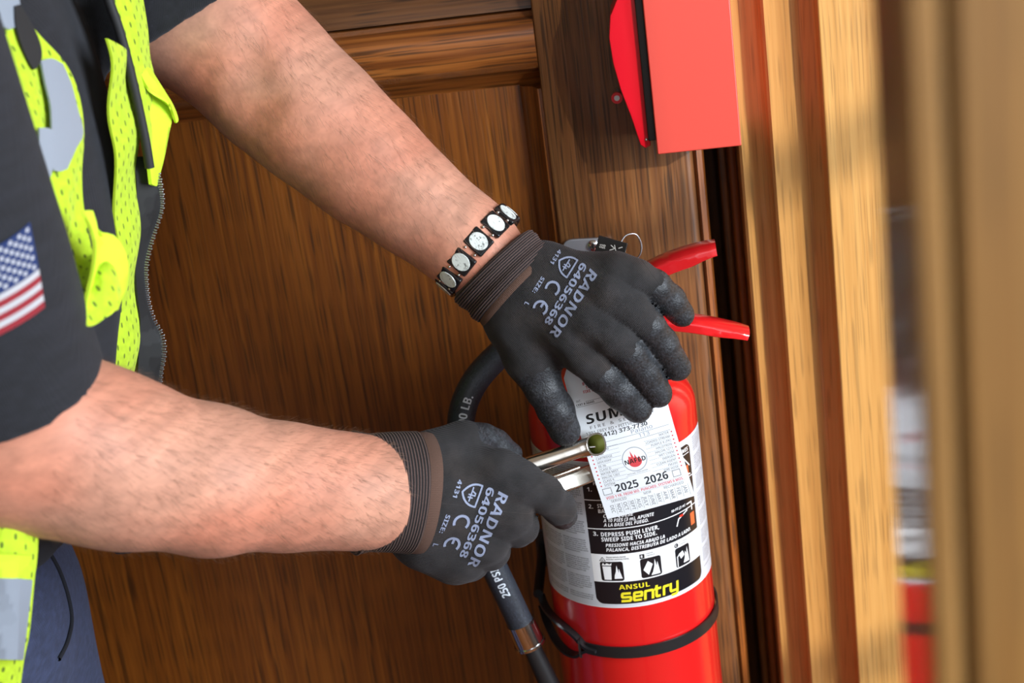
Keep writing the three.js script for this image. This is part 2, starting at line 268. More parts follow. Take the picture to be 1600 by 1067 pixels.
  txt('A', -15.3, 0.9293, 22, false, '#17181d'); txt('B', 11.0, 0.9295, 32, false, '#fff'); txt('C', 36.7, 0.9297, 30, false, '#fff');
  for (const [a, s1, s2] of [[-12, 'TRASH·WOOD·PAPER', 'BASURA·MADERA·PAPEL'], [14.6, 'LIQUIDS', 'LIQUIDOS'], [40, 'ELECTRICAL', 'EQUIPMENT']]) { txt(s1, a, 0.9315, 18, false, '#444'); txt(s2, a, 0.9297, 18, false, '#444'); }
  // maker's lettering
  txt('ANSUL', -5.6, 0.9047, 66, false, '#f2e230', 21);
  c.save(); c.strokeStyle = '#f2e230'; c.lineWidth = 25; c.lineCap = 'butt'; c.lineJoin = 'round';
  const x0 = X(-5.2), b = Y(0.8949), hh = 76; c.translate(x0, b); c.transform(1, 0, -0.1, 1, 0, 0);
  const pl = (pts) => { c.beginPath(); pts.forEach(([x, y], i) => (i ? c.lineTo(x, -y) : c.moveTo(x, -y))); c.stroke(); };
  pl([[88, hh], [16, hh], [10, hh - 8], [10, 46], [16, 38], [82, 38], [88, 30], [88, 8], [82, 0], [4, 0]]);
  pl([[118, 38], [186, 38], [186, hh - 6], [180, hh], [124, hh], [118, hh - 6], [118, 8], [124, 0], [188, 0]]);
  pl([[218, -12], [218, hh], [280, hh], [288, hh - 8], [288, -12]]);
  pl([[322, 112], [322, 8], [330, 0], [362, 0]]); pl([[300, hh], [366, hh]]);
  pl([[394, -12], [394, hh], [446, hh]]);
  pl([[462, hh + 12], [462, 16], [470, 6], [530, 6]]); pl([[534, hh + 12], [534, -22], [522, -34], [470, -34]]);
  c.restore();
  // the clear border of the sticker
  c.strokeStyle = '#eceef1'; c.lineWidth = 10; c.strokeRect(4, 4, w - 8, h - 8);
}
{
  const w = Math.round((LA1 - LA0) * KX), h = Math.round((LY1 - LY0) * KY);
  const map = canvasTex(Math.min(2048, w), Math.min(2048, h), (c) => { c.scale(Math.min(2048, w) / w, 1); labelDraw(c, w, h); });
  const g = new THREE.CylinderGeometry(ER + 0.0004, ER + 0.0004, LY1 - LY0, 72, 1, true, rad(LA0), rad(LA1 - LA0)).translate(AX, (LY0 + LY1) / 2, AZ);
  obj('instruction_label', E(g), phys({ map, roughness: 0.3, clearcoat: 0.5, clearcoatRoughness: 0.15, side: THREE.DoubleSide }), ext, 'pale sticker with a black instruction panel and yellow lettering');
}
// valve body, gauge, levers
obj('valve', [new THREE.CylinderGeometry(0.016, 0.018, 0.05, 32).translate(AX, YS + 0.068, AZ), new THREE.CylinderGeometry(0.021, 0.021, 0.014, 6).translate(AX, YS + 0.052, AZ), cylBetween(V(AX - 0.012, YS + 0.072, AZ), V(AX - 0.045, YS + 0.070, AZ + 0.004), 0.010), cylBetween(V(AX, YS + 0.09, AZ), V(AX, YS + 0.108, AZ), 0.006)].map(E), M.chrome, ext);
obj('gauge', [cylBetween(V(AX, YS + 0.066, AZ + 0.012), V(AX, YS + 0.066, AZ + 0.034), 0.014, 0.015, 28)].map(E), M.chrome, ext);
// pressed-steel levers: a curved plate with turned-down edges
function leverGeo(pts, w0, w1, hh) {
  const c = smooth(pts, 3), n = c.length, rings = c.map((p, i) => {
    const t = c[Math.min(n - 1, i + 1)].clone().sub(c[Math.max(0, i - 1)]).normalize(), side = V(0, 0, 1), up = side.clone().cross(t).normalize(), f = i / (n - 1), w = (w0 + (w1 - w0) * f) * (1 - 0.12 * sstep(0.94, 1, f)), h = hh * (1 - 0.35 * sstep(0.75, 1, f)), r = [];
    for (let k = 0; k < 40; k++) { const a = k / 40 * 2 * Math.PI, x = Math.sign(Math.cos(a)) * Math.abs(Math.cos(a)) ** 0.32, y = Math.sign(Math.sin(a)) * Math.abs(Math.sin(a)) ** 0.42; r.push(p.clone().addScaledVector(side, x * w).addScaledVector(up, y * h - h - (y < 0 ? 0 : 0) - 0.0012 * x * x)); }
    return r;
  });
  return loft(rings, { cap0: true, cap1: true, crease: 0.55 });
}
const fwd = (g) => g;
obj('squeeze_lever', E(fwd(leverGeo(new THREE.QuadraticBezierCurve3(V(0.080, 1.110, AZ), V(0.126, 1.145, AZ), V(0.1745, 1.1475, AZ)).getPoints(12), 0.0125, 0.0125, 0.0058))), M.redDark, ext);
obj('carry_handle', E(fwd(leverGeo(new THREE.QuadraticBezierCurve3(V(0.074, 1.102, AZ), V(0.145, 1.100, AZ), V(0.194, 1.0780, AZ)).getPoints(12), 0.0125, 0.0115, 0.0046))), M.redDark, ext);
// hose with its lettering, metal ferrule and nozzle
{
  const path = [V(AX - 0.040, YS + 0.070, AZ + 0.004), V(0.028, 1.0905, 0.092), V(0.0075, 1.0795, 0.098), at(741, 598, 0.108), at(722, 645, 0.116), at(722, 720, 0.122), at(738, 800, 0.124), at(764, 868, 0.124), at(793, 930, 0.122), at(824, 996, 0.120)];
  const cv = new THREE.CatmullRomCurve3(path, false, 'centripetal'), len = cv.getLength();
  const g = new THREE.TubeGeometry(cv, 120, 0.0102, 20);
  const map = canvasTex(2048, 512, (c, w, h) => {
    c.fillStyle = '#2b2f37'; c.fillRect(0, 0, w, h); for (let i = 0; i < 9000; i++) { c.fillStyle = rnd() < 0.5 ? 'rgba(80,90,104,0.25)' : 'rgba(10,10,12,0.25)'; c.fillRect(rnd() * w, rnd() * h, 2 + rnd() * 10, 2 + rnd() * 6); }
    c.fillStyle = '#cfd6de'; c.font = 'bold 62px sans-serif';
    const put = (s, u, v, flip) => { c.save(); c.translate(u * w, v * h); c.rotate(Math.PI); c.scale(0.9, 1.15); c.fillText(s, 0, 0); c.restore(); };
    M.hosePut = put;
    put('250 PSI WORKING PRESSURE', 0.845, 0.74, -1); put('TESTED TO 500 LB.', 0.505, 0.735, -1);
  });
  M.hose = phys({ map, roughness: 0.5 });
  const hose = obj('hose', E(g), M.hose, ext, 'dark grey rubber hose with white lettering');
  const e0 = cv.getPoint(1), d = cv.getTangent(1), q = (s) => e0.clone().addScaledVector(d, s);
  obj('ferrule', [cylBetween(q(-0.016), q(0.004), 0.0112, 0.0118, 28), cylBetween(q(0.004), q(0.006), 0.0127, 0.0127, 28)].map(E), M.chrome, hose);
  obj('nozzle', [cylBetween(q(0.004), q(0.06), 0.0068, 0.0085, 24)].map(E), M.blackPlastic, hose);
}
// pull pin ring, thin seal wire and black plastic seal
{
  const c = at(990, 388, 0.10);
  obj('seal_wire', [tube([at(968, 382, 0.104), at(978, 368, 0.102), at(993, 366, 0.10), at(1002, 382, 0.098), at(1000, 398, 0.098), at(990, 408, 0.098)], 0.00065, 8)].map(E), M.steel, ext);
  const g = new RoundedBoxGeometry(0.0215, 0.0125, 0.0018, 2, 0.0006), p = at(955, 387, 0.106);
  const map = canvasTex(256, 144, (x, w, h) => { x.fillStyle = '#16120f'; x.fillRect(0, 0, w, h); x.fillStyle = '#b9b4ac'; x.save(); x.translate(52, 98); x.rotate(-Math.PI / 2); x.font = 'bold 34px sans-serif'; x.fillText('SS', 0, 0); x.fillText('50', 0, 26); x.restore(); x.strokeStyle = '#b9b4ac'; x.lineWidth = 7; x.beginPath(); x.moveTo(120, 50); x.lineTo(160, 70); x.lineTo(120, 96); x.moveTo(150, 40); x.lineTo(180, 96); x.moveTo(190, 60); x.lineTo(222, 40); x.stroke(); });
  obj('plastic_seal', E(orient(g, p, V(-0.1, 0.25, 1), at(958, 375, 0.106).sub(p))), phys({ map, roughness: 0.4 }), ext, 'small black plastic seal on a wire loop');
  obj('pull_pin', [cylBetween(V(AX - 0.016, YS + 0.092, AZ), V(AX + 0.022, YS + 0.092, AZ), 0.0022), new THREE.TorusGeometry(0.011, 0.0014, 10, 28).rotateY(Math.PI / 2).translate(AX - 0.017, YS + 0.082, AZ)].map(E), M.steel, ext);
}
obj('tag_string', E(tube([at(935, 548, 0.156), at(948, 538, 0.15), at(952, 520, 0.125), V(AX, YS + 0.058, AZ + 0.022)], 0.0009, 8)), std({ color: lin(0.7, 0.68, 0.62), roughness: 0.8 }), ext);
// wall bracket: hook plate with its screw, back plate, black strap with a slotted clip
const br = group('wall_bracket', null, V(0.08, 0.86, 0));
tag(br, 'black steel strap bracket with a clip holding the red cylinder to the stile', 'bracket');
const Bk = (g) => g.translate(-0.08, -0.86, 0);
obj('back_plate', Bk(box(0.066, 0.104, 0.80, 0.92, 0.0005, 0.004, 0.0012)), M.blackMetal, br);
obj('cradle', Bk(new THREE.CylinderGeometry(ER + 0.0032, ER + 0.0032, 0.02, 40, 1, true, rad(115), rad(130)).translate(AX, 0.853, AZ)), std({ color: lin(0.014, 0.014, 0.015), roughness: 0.4, side: THREE.DoubleSide }), br);
obj('cradle_stem', Bk(box(0.076, 0.094, 0.845, 0.861, 0.003, 0.0205, 0.0012)), M.blackMetal, br);
{
  const bandGeo = (a0, a1, yc, hw, ro = 0.0026) => { const g = []; for (const [r, fl] of [[ER + ro, 0], [ER + ro - 0.0012, 1]]) g.push(new THREE.CylinderGeometry(r, r, hw * 2, 64, 1, true, rad(a0), rad(a1 - a0))); g.push(new THREE.RingGeometry(ER + ro - 0.0012, ER + ro, 64, 1, rad(a0) - Math.PI / 2, rad(a1 - a0)).rotateX(-Math.PI / 2).translate(0, hw, 0), new THREE.RingGeometry(ER + ro - 0.0012, ER + ro, 64, 1, rad(a0) - Math.PI / 2, rad(a1 - a0)).rotateX(-Math.PI / 2).translate(0, -hw, 0)); return mergeAll(g).translate(AX, yc, AZ); };
  const mat = phys({ color: lin(0.016, 0.016, 0.017), roughness: 0.33, side: THREE.DoubleSide });
  obj('strap', Bk(bandGeo(-34, 118, 0.8515, 0.0047)), mat, br);
  // the clip: strap splits into a slotted loop that bends away to the left
  const P0 = (a, r, y) => V(AX + Math.sin(rad(a)) * (ER + r), y, AZ + Math.cos(rad(a)) * (ER + r));
  const bar = (pts, w, t) => { const c = smooth(pts, 8), s = new THREE.Shape([[-t, -w], [t, -w], [t, w], [-t, w]].map(([a, b]) => new THREE.Vector2(a, b))); return new THREE.ExtrudeGeometry(s, { steps: 40, extrudePath: new THREE.CatmullRomCurve3(c), bevelEnabled: false }); };
  const clip = obj('clip', [bar([P0(-26, 0.0022, 0.8515), P0(-34, 0.0026, 0.8530), P0(-42, 0.0030, 0.8600), P0(-52, 0.0034, 0.8640), P0(-64, 0.0040, 0.8650), P0(-80, 0.0060, 0.8650), P0(-98, 0.011, 0.8640)], 0.0032, 0.0011), bar([P0(-26, 0.0022, 0.8515), P0(-34, 0.0026, 0.8500), P0(-42, 0.0030, 0.8430), P0(-52, 0.0034, 0.8410), P0(-64, 0.0040, 0.8430), P0(-80, 0.0060, 0.8500), P0(-98, 0.011, 0.8540)], 0.0032, 0.0011), bar([P0(-39, 0.0028, 0.859), P0(-39, 0.0030, 0.8515), P0(-39, 0.0028, 0.844)], 0.0040, 0.0010), bar([P0(-98, 0.010, 0.867), P0(-99, 0.011, 0.859), P0(-98, 0.010, 0.851)], 0.0035, 0.0012)].map(Bk), mat, br);
  obj('clip_post', [cylBetween(V(AX - 0.075, 0.868, 0.004), V(AX - 0.075, 0.868, AZ - 0.005), 0.004), box(0.006, 0.07, 0.85, 0.885, 0.0005, 0.003, 0.001)].map(Bk), M.blackMetal, br);
}
// the hose clip: a black spring hook that holds the ferrule
{
  const hk = group('hook_plate', null, at(910, 385, 0.001));
  tag(hk, 'grey steel hanger plate screwed to the oak stile behind the glove', 'bracket');
  const o = hk.position, s = new THREE.Shape(), a = at(880, 398, 0.001).sub(o), b = at(893, 374, 0.001).sub(o), c = at(945, 371, 0.001).sub(o), d = at(953, 378, 0.001).sub(o), e = at(957, 410, 0.001).sub(o), f = at(884, 404, 0.001).sub(o);
  s.moveTo(f.x, f.y); s.quadraticCurveTo(a.x - 0.002, b.y, b.x, b.y); s.lineTo(c.x, c.y); s.quadraticCurveTo(d.x, c.y, d.x, d.y); s.lineTo(e.x, e.y - 0.02); s.lineTo(f.x, f.y - 0.02); s.closePath();
  obj('plate', new THREE.ExtrudeGeometry(s, { depth: 0.002, bevelEnabled: true, bevelSize: 0.0004, bevelThickness: 0.0004, bevelSegments: 2 }), std({ color: lin(0.42, 0.45, 0.5), roughness: 0.42, metalness: 0.85 }), hk);
  const sc = at(927, 384, 0.003).sub(o), scr = obj('screw', new THREE.SphereGeometry(0.0052, 20, 10, 0, Math.PI * 2, 0, Math.PI / 2).rotateX(Math.PI / 2).scale(1, 1, 0.55).translate(sc.x, sc.y, sc.z), M.chrome, hk);
  obj('screw_slot', [new THREE.BoxGeometry(0.006, 0.0011, 0.0008).translate(sc.x, sc.y, sc.z + 0.0028), new THREE.BoxGeometry(0.0011, 0.006, 0.0008).translate(sc.x, sc.y, sc.z + 0.0028)], M.blackMetal, scr);
}
// ---------- red alarm device on the casing ----------
{
  const al = group('fire_alarm', null, V(0.17, 1.2095, 0.03)), L = (g) => g.translate(-0.17, -1.2095, -0.03);
  tag(al, 'red metal fire alarm box with a curved cover, above the extinguisher', 'alarm');
  M.alarm = phys({ color: lin(0.50, 0.052, 0.038), roughness: 0.42, clearcoat: 0.35, clearcoatRoughness: 0.3 });
  M.alarmCover = phys({ color: lin(0.70, 0.006, 0.02), roughness: 0.3, clearcoat: 0.5, clearcoatRoughness: 0.2 });
  obj('back_box', L(box(0.1392, 0.2000, 1.2095, 1.375, 0.002, 0.06, 0.0011)), M.alarm, al);
  obj('gasket', L(box(0.1335, 0.1395, 1.2185, 1.37, 0.004, 0.0535, 0.001)), M.blackPlastic, al);
  const s = new THREE.Shape(), xr = 0.1338;
  const cv = [[1009, 229], [1002.7, 225], [988.6, 183], [972, 140], [960, 98], [954, 60], [955.5, 26], [966, 0]].map(([x, y]) => at(x, y, 0.05));
  const cr = at(1014, 226, 0.05);
  s.moveTo(cr.x, cr.y); cv.forEach((p, i) => { if (i) s.lineTo(p.x, p.y); else s.lineTo(p.x, p.y); }); s.lineTo(cv[7].x + 0.004, cv[7].y + 0.02); s.lineTo(cr.x, cv[7].y + 0.045); s.closePath();
  let g = new THREE.ExtrudeGeometry(s, { depth: 0.042, bevelEnabled: true, bevelSize: 0.0012, bevelThickness: 0.0012, bevelSegments: 3 }).translate(0.0, 0, 0.007);
  obj('curved_cover', L(toCreasedNormals(g, 0.5)), M.alarmCover, al, 'glossy crimson curved cover');
  const lug = at(964, 152, 0.02), sh = new THREE.Shape(); sh.absarc(0, 0, 0.0042, 0, Math.PI * 2); const hole = new THREE.Path(); hole.absarc(0, 0, 0.0021, 0, Math.PI * 2); sh.holes.push(hole);
  obj('mounting_lug', L(new THREE.ExtrudeGeometry(sh, { depth: 0.003, bevelEnabled: false }).translate(lug.x, lug.y, 0.02)), M.alarmCover, al);
  obj('lug_pin', L(cylBetween(V(lug.x, lug.y, 0.0), V(lug.x, lug.y, 0.0225), 0.0021)), M.steel, al);
  const rv = at(1010, 219, 0.052); obj('rivet', L(new THREE.SphereGeometry(0.0013, 12, 8).translate(rv.x, rv.y, 0.0503)), M.chrome, al);
}
// ---------- distance fields and their meshing ----------
function meshField(f, mn, mx, h) {
  const nx = Math.ceil((mx.x - mn.x) / h) + 1, ny = Math.ceil((mx.y - mn.y) / h) + 1, nz = Math.ceil((mx.z - mn.z) / h) + 1, d = new Float32Array(nx * ny * nz), id = (i, j, k) => (k * ny + j) * nx + i, q = V(0, 0, 0), B = 6;
  for (let bk = 0; bk < nz; bk += B) for (let bj = 0; bj < ny; bj += B) for (let bi = 0; bi < nx; bi += B) {
    q.set(mn.x + (bi + B / 2) * h, mn.y + (bj + B / 2) * h, mn.z + (bk + B / 2) * h);
    const c = f(q), far = Math.abs(c) > B * h * 0.87 * 1.35 + 0.012;
    for (let k = bk; k < Math.min(nz, bk + B); k++) for (let j = bj; j < Math.min(ny, bj + B); j++) for (let i = bi; i < Math.min(nx, bi + B); i++) { if (far) { d[id(i, j, k)] = c; continue; } q.set(mn.x + i * h, mn.y + j * h, mn.z + k * h); d[id(i, j, k)] = f(q); }
  }
  const vid = new Int32Array(nx * ny * nz).fill(-1), pos = [], idx = [], E12 = [[0, 1], [2, 3], [4, 5], [6, 7], [0, 2], [1, 3], [4, 6], [5, 7], [0, 4], [1, 5], [2, 6], [3, 7]], cv = new Float32Array(8);
  for (let k = 0; k < nz - 1; k++) for (let j = 0; j < ny - 1; j++) for (let i = 0; i < nx - 1; i++) {
    let neg = 0; for (let c = 0; c < 8; c++) { cv[c] = d[id(i + (c & 1), j + ((c >> 1) & 1), k + (c >> 2))]; if (cv[c] < 0) neg++; }
    if (neg === 0 || neg === 8) continue;
    let sx = 0, sy = 0, sz = 0, n = 0;
    for (const [a, b] of E12) if ((cv[a] < 0) !== (cv[b] < 0)) { const t = cv[a] / (cv[a] - cv[b]); sx += (a & 1) + ((b & 1) - (a & 1)) * t; sy += ((a >> 1) & 1) + (((b >> 1) & 1) - ((a >> 1) & 1)) * t; sz += (a >> 2) + ((b >> 2) - (a >> 2)) * t; n++; }
    vid[id(i, j, k)] = pos.length / 3; pos.push(mn.x + (i + sx / n) * h, mn.y + (j + sy / n) * h, mn.z + (k + sz / n) * h);
  }
  const quad = (a, b, c, e, flip) => { if (a < 0 || b < 0 || c < 0 || e < 0) return; if (flip) idx.push(a, c, b, a, e, c); else idx.push(a, b, c, a, c, e); };
  for (let k = 1; k < nz - 1; k++) for (let j = 1; j < ny - 1; j++) for (let i = 1; i < nx - 1; i++) {
    const s = d[id(i, j, k)] < 0;
    if (s !== d[id(i + 1, j, k)] < 0) quad(vid[id(i, j - 1, k - 1)], vid[id(i, j, k - 1)], vid[id(i, j, k)], vid[id(i, j - 1, k)], !s);
    if (s !== d[id(i, j + 1, k)] < 0) quad(vid[id(i - 1, j, k - 1)], vid[id(i - 1, j, k)], vid[id(i, j, k)], vid[id(i, j, k - 1)], !s);
    if (s !== d[id(i, j, k + 1)] < 0) quad(vid[id(i - 1, j - 1, k)], vid[id(i, j - 1, k)], vid[id(i, j, k)], vid[id(i - 1, j, k)], !s);
  }
  const P = new Float32Array(pos), N = new Float32Array(pos.length), e = h * 0.6, a = V(0, 0, 0);
  for (let i = 0; i < P.length; i += 3) {
    const x = P[i], y = P[i + 1], z = P[i + 2], gx = f(a.set(x + e, y, z)) - f(a.set(x - e, y, z)), gy = f(a.set(x, y + e, z)) - f(a.set(x, y - e, z)), gz = f(a.set(x, y, z + e)) - f(a.set(x, y, z - e)), l = Math.hypot(gx, gy, gz) || 1;
    N[i] = gx / l; N[i + 1] = gy / l; N[i + 2] = gz / l;
  }
  const g = new THREE.BufferGeometry(); g.setAttribute('position', new THREE.BufferAttribute(P, 3)); g.setAttribute('normal', new THREE.BufferAttribute(N, 3)); g.setIndex(idx); return g;
}
const smin = (a, b, k) => { const h = Math.max(k - Math.abs(a - b), 0) / k; return Math.min(a, b) - h * h * k * 0.25; };
const smax = (a, b, k) => -smin(-a, -b, k);
// tapered bone; returns a distance function
function cone(a, b, r1, r2) {
  const bx = b.x - a.x, by = b.y - a.y, bz = b.z - a.z, l2 = bx * bx + by * by + bz * bz || 1e-9;
  return (p) => { const x = p.x - a.x, y = p.y - a.y, z = p.z - a.z; let t = (x * bx + y * by + z * bz) / l2; t = t < 0 ? 0 : t > 1 ? 1 : t; return Math.hypot(x - bx * t, y - by * t, z - bz * t) - (r1 + (r2 - r1) * t); };
}
// a chain of bones blended with k: [[point, radius], ...]
function chain(pts, k) { const c = pts.slice(1).map((q, i) => cone(pts[i][0], q[0], pts[i][1], q[1])); return (p) => { let d = c[0](p); for (let i = 1; i < c.length; i++) d = smin(d, c[i](p), k); return d; }; }
function ellipsoid(c, r, turn = 0) { const ct = Math.cos(turn), st = Math.sin(turn), m = Math.min(r.x, r.y, r.z); return (p) => { const X = p.x - c.x, Z = p.z - c.z, x = (X * ct - Z * st) / r.x, y = (p.y - c.y) / r.y, z = (X * st + Z * ct) / r.z, k0 = Math.hypot(x, y, z), k1 = Math.hypot(x / r.x, y / r.y, z / r.z); return k1 < 1e-9 ? -m : k0 * (k0 - 1) / k1; }; }
// planar uv in metres in a frame, seamless where the surface faces the frame
function frameUV(g, o, u, v) { const p = g.attributes.position, uv = new Float32Array(p.count * 2), q = V(0, 0, 0); for (let i = 0; i < p.count; i++) { q.fromBufferAttribute(p, i).sub(o); uv[i * 2] = q.dot(u); uv[i * 2 + 1] = q.dot(v); } return g.setAttribute('uv', new THREE.BufferAttribute(uv, 2)); }
// the triangles of g whose three vertices pass test(i)
function pick(g, test, all = true) {
  const ix = g.index.array, keep = []; for (let i = 0; i < ix.length; i += 3) { const n = test(ix[i]) + test(ix[i + 1]) + test(ix[i + 2]); if (all ? n === 3 : n > 0) keep.push(ix[i], ix[i + 1], ix[i + 2]); }
  const map = new Map(), out = keep.map((k) => { if (!map.has(k)) map.set(k, map.size); return map.get(k); }), r = new THREE.BufferGeometry();
  for (const n of Object.keys(g.attributes)) { const a = g.attributes[n], s = a.itemSize, d = new Float32Array(map.size * s); for (const [k, v] of map) for (let c = 0; c < s; c++) d[v * s + c] = a.array[k * s + c]; r.setAttribute(n, new THREE.BufferAttribute(d, s)); }
  return r.setIndex(out);
}
// loft through closed rings of points (each ring the same count); caps optional
function loft(rings, { cap0 = false, cap1 = false, uv = null, crease = 0 } = {}) {
  const m = rings[0].length, pos = [], idx = [], U = [];
  rings.forEach((r, i) => { for (let k = 0; k <= m; k++) { const p = r[k % m]; pos.push(p.x, p.y, p.z); U.push(uv ? uv(i, k)[0] : k / m, uv ? uv(i, k)[1] : i / (rings.length - 1)); } });
  for (let i = 0; i < rings.length - 1; i++) for (let k = 0; k < m; k++) { const a = i * (m + 1) + k, b = a + 1, c = a + m + 1, d = c + 1; idx.push(a, c, b, b, c, d); }
  const cap = (r, off, fl) => { const c = r.reduce((s, p) => s.add(p), V(0, 0, 0)).multiplyScalar(1 / m), o = pos.length / 3; pos.push(c.x, c.y, c.z); U.push(0.5, 0.5); for (let k = 0; k < m; k++) { const a = off + k, b = off + k + 1; if (fl) idx.push(o, a, b); else idx.push(o, b, a); } };
  if (cap0) cap(rings[0], 0, false); if (cap1) cap(rings[rings.length - 1], (rings.length - 1) * (m + 1), true);
  const g = new THREE.BufferGeometry(); g.setAttribute('position', new THREE.Float32BufferAttribute(pos, 3)); g.setAttribute('uv', new THREE.Float32BufferAttribute(U, 2)); g.setIndex(idx); g.computeVertexNormals();
  const n = g.attributes.normal; for (let i = 0; i < rings.length; i++) { const a = i * (m + 1), b = a + m, v = V(0, 0, 0).fromBufferAttribute(n, a).add(V(0, 0, 0).fromBufferAttribute(n, b)).normalize(); n.setXYZ(a, v.x, v.y, v.z); n.setXYZ(b, v.x, v.y, v.z); }
  return crease ? toCreasedNormals(g, crease) : g;
}
// sheet of cloth: control grid rows x cols, smoothed, with a thickness th
function sheet(ctrl, nu = 6, nv = 6, th = 0.0016, wob = null) {
  const rows = ctrl.map((r) => smooth(r, nu)), cols = rows[0].length, grid = [];
  for (let c = 0; c < cols; c++) { const col = smooth(rows.map((r) => r[c]), nv); col.forEach((p, i) => ((grid[i] ??= [])[c] = p)); }
  const R = grid.length, N = grid.map((r) => r.map(() => V(0, 0, 0)));
  for (let i = 0; i < R; i++) for (let c = 0; c < cols; c++) { const du = grid[i][Math.min(cols - 1, c + 1)].clone().sub(grid[i][Math.max(0, c - 1)]), dv = grid[Math.min(R - 1, i + 1)][c].clone().sub(grid[Math.max(0, i - 1)][c]); N[i][c].copy(dv.cross(du)).normalize(); }
  if (wob) for (let i = 0; i < R; i++) for (let c = 0; c < cols; c++) grid[i][c].addScaledVector(N[i][c], wob(c / (cols - 1), i / (R - 1)));
  const pos = [], uv = [], idx = []; let v = 0; const acc = grid.map((r, i) => (i ? (v += r[Math.floor(cols / 2)].distanceTo(grid[i - 1][Math.floor(cols / 2)])) : 0));
  for (const s of [0.5, -0.5]) for (let i = 0; i < R; i++) { let u = 0; for (let c = 0; c < cols; c++) { if (c) u += grid[i][c].distanceTo(grid[i][c - 1]); const p = grid[i][c].clone().addScaledVector(N[i][c], s * th); pos.push(p.x, p.y, p.z); uv.push(u, -acc[i]); } }
  const o = R * cols, at2 = (i, c) => i * cols + c;
  for (let i = 0; i < R - 1; i++) for (let c = 0; c < cols - 1; c++) { const a = at2(i, c), b = at2(i, c + 1), d = at2(i + 1, c), e = at2(i + 1, c + 1); idx.push(a, d, b, b, d, e, o + a, o + b, o + d, o + b, o + e, o + d); }
  const rim = []; for (let c = 0; c < cols - 1; c++) rim.push([at2(0, c), at2(0, c + 1)]); for (let i = 0; i < R - 1; i++) rim.push([at2(i, cols - 1), at2(i + 1, cols - 1)]); for (let c = cols - 1; c > 0; c--) rim.push([at2(R - 1, c), at2(R - 1, c - 1)]); for (let i = R - 1; i > 0; i--) rim.push([at2(i, 0), at2(i - 1, 0)]);
  for (const [a, b] of rim) idx.push(a, b, o + a, b, o + b, o + a);
  const g = new THREE.BufferGeometry(); g.setAttribute('position', new THREE.Float32BufferAttribute(pos, 3)); g.setAttribute('uv', new THREE.Float32BufferAttribute(uv, 2)); g.setIndex(idx); g.computeVertexNormals();
  const out = toCreasedNormals(g, 0.9); out.userData.grid = grid; out.userData.normals = N; return out;
}
// ---------- person: gloves ----------
const person = group('person', null, at(-60, 700, 0.28).setY(0));
tag(person, 'person in a dark T-shirt, hi-vis vest, navy trousers and black gloves, punching a tag', 'person');
const PO = person.position, Pn = (g) => g.translate(-PO.x, -PO.y, -PO.z);
// knitted nylon: fine ribs along v with small loops
const knitBump = dataTex(256, 256, (u, v) => { const a = 0.5 + 0.5 * Math.sin(u / 0.00095 * 2 * Math.PI), b = 0.5 + 0.5 * Math.sin((v + (Math.floor(u / 0.00095 * 2) % 2) * 0.0004) / 0.0008 * 2 * Math.PI), g = 255 * (0.65 * a + 0.35 * b) * (0.8 + 0.2 * vn(u * 3000, v * 3000, 4)); return [g, g, g]; }, 0.0152, 0.0152, false, THREE.RepeatWrapping);
const knitMap = dataTex(512, 512, (u, v) => { const k = 0.75 + 0.5 * (fbm(u * 120, v * 120, 3, 3) - 0.5) + 0.35 * (0.5 + 0.5 * Math.sin(u / 0.00095 * 2 * Math.PI) - 0.5), f = sstep(0.52, 0.8, fbm(u * 45, v * 30, 9, 2)); return [(50 + 11 * f) * k, (47 + 6 * f) * k, (48 + 2 * f) * k]; }, 0.0608, 0.0608, true);
M.knit = phys({ map: knitMap, roughness: 0.9, bumpMap: knitBump, bumpScale: 0.0004, sheen: 0.25, sheenColor: lin(0.5, 0.5, 0.55), sheenRoughness: 0.6 });
const coatBump = dataTex(512, 512, (u, v) => { const g = 255 * (0.8 * fbm(u * 1300, v * 1300, 5, 2) + 0.2 * fbm(u * 250, v * 250, 8, 2)); return [g, g, g]; }, 0.06, 0.06, false);
const coatMap = dataTex(512, 512, (u, v) => { const k = 0.8 + 0.9 * (fbm(u * 900, v * 900, 13, 2) - 0.4); return [44 * k, 46 * k, 50 * k]; }, 0.06, 0.06, true);
M.coat = phys({ map: coatMap, roughness: 0.52, bumpMap: coatBump, bumpScale: 0.00032 });
const cuffMap = dataTex(64, 64, (u, v) => { const a = Math.abs((v * 8) % 1 - 0.5) * 2, l = sstep(0.45, 0.1, a), w = 0.8 + 0.4 * vn(u * 64, v * 64, 3); return [(36 + 62 * l) * w, (30 + 46 * l) * w, (30 + 40 * l) * w]; }, 1, 1, true, THREE.RepeatWrapping);
M.cuff = phys({ map: cuffMap, roughness: 0.9, sheen: 0.3, sheenColor: lin(0.6, 0.5, 0.45), sheenRoughness: 0.6 });
M.cuffStripe = phys({ color: lin(0.105, 0.055, 0.038), roughness: 0.9, bumpMap: knitBump, bumpScale: 0.0004 });
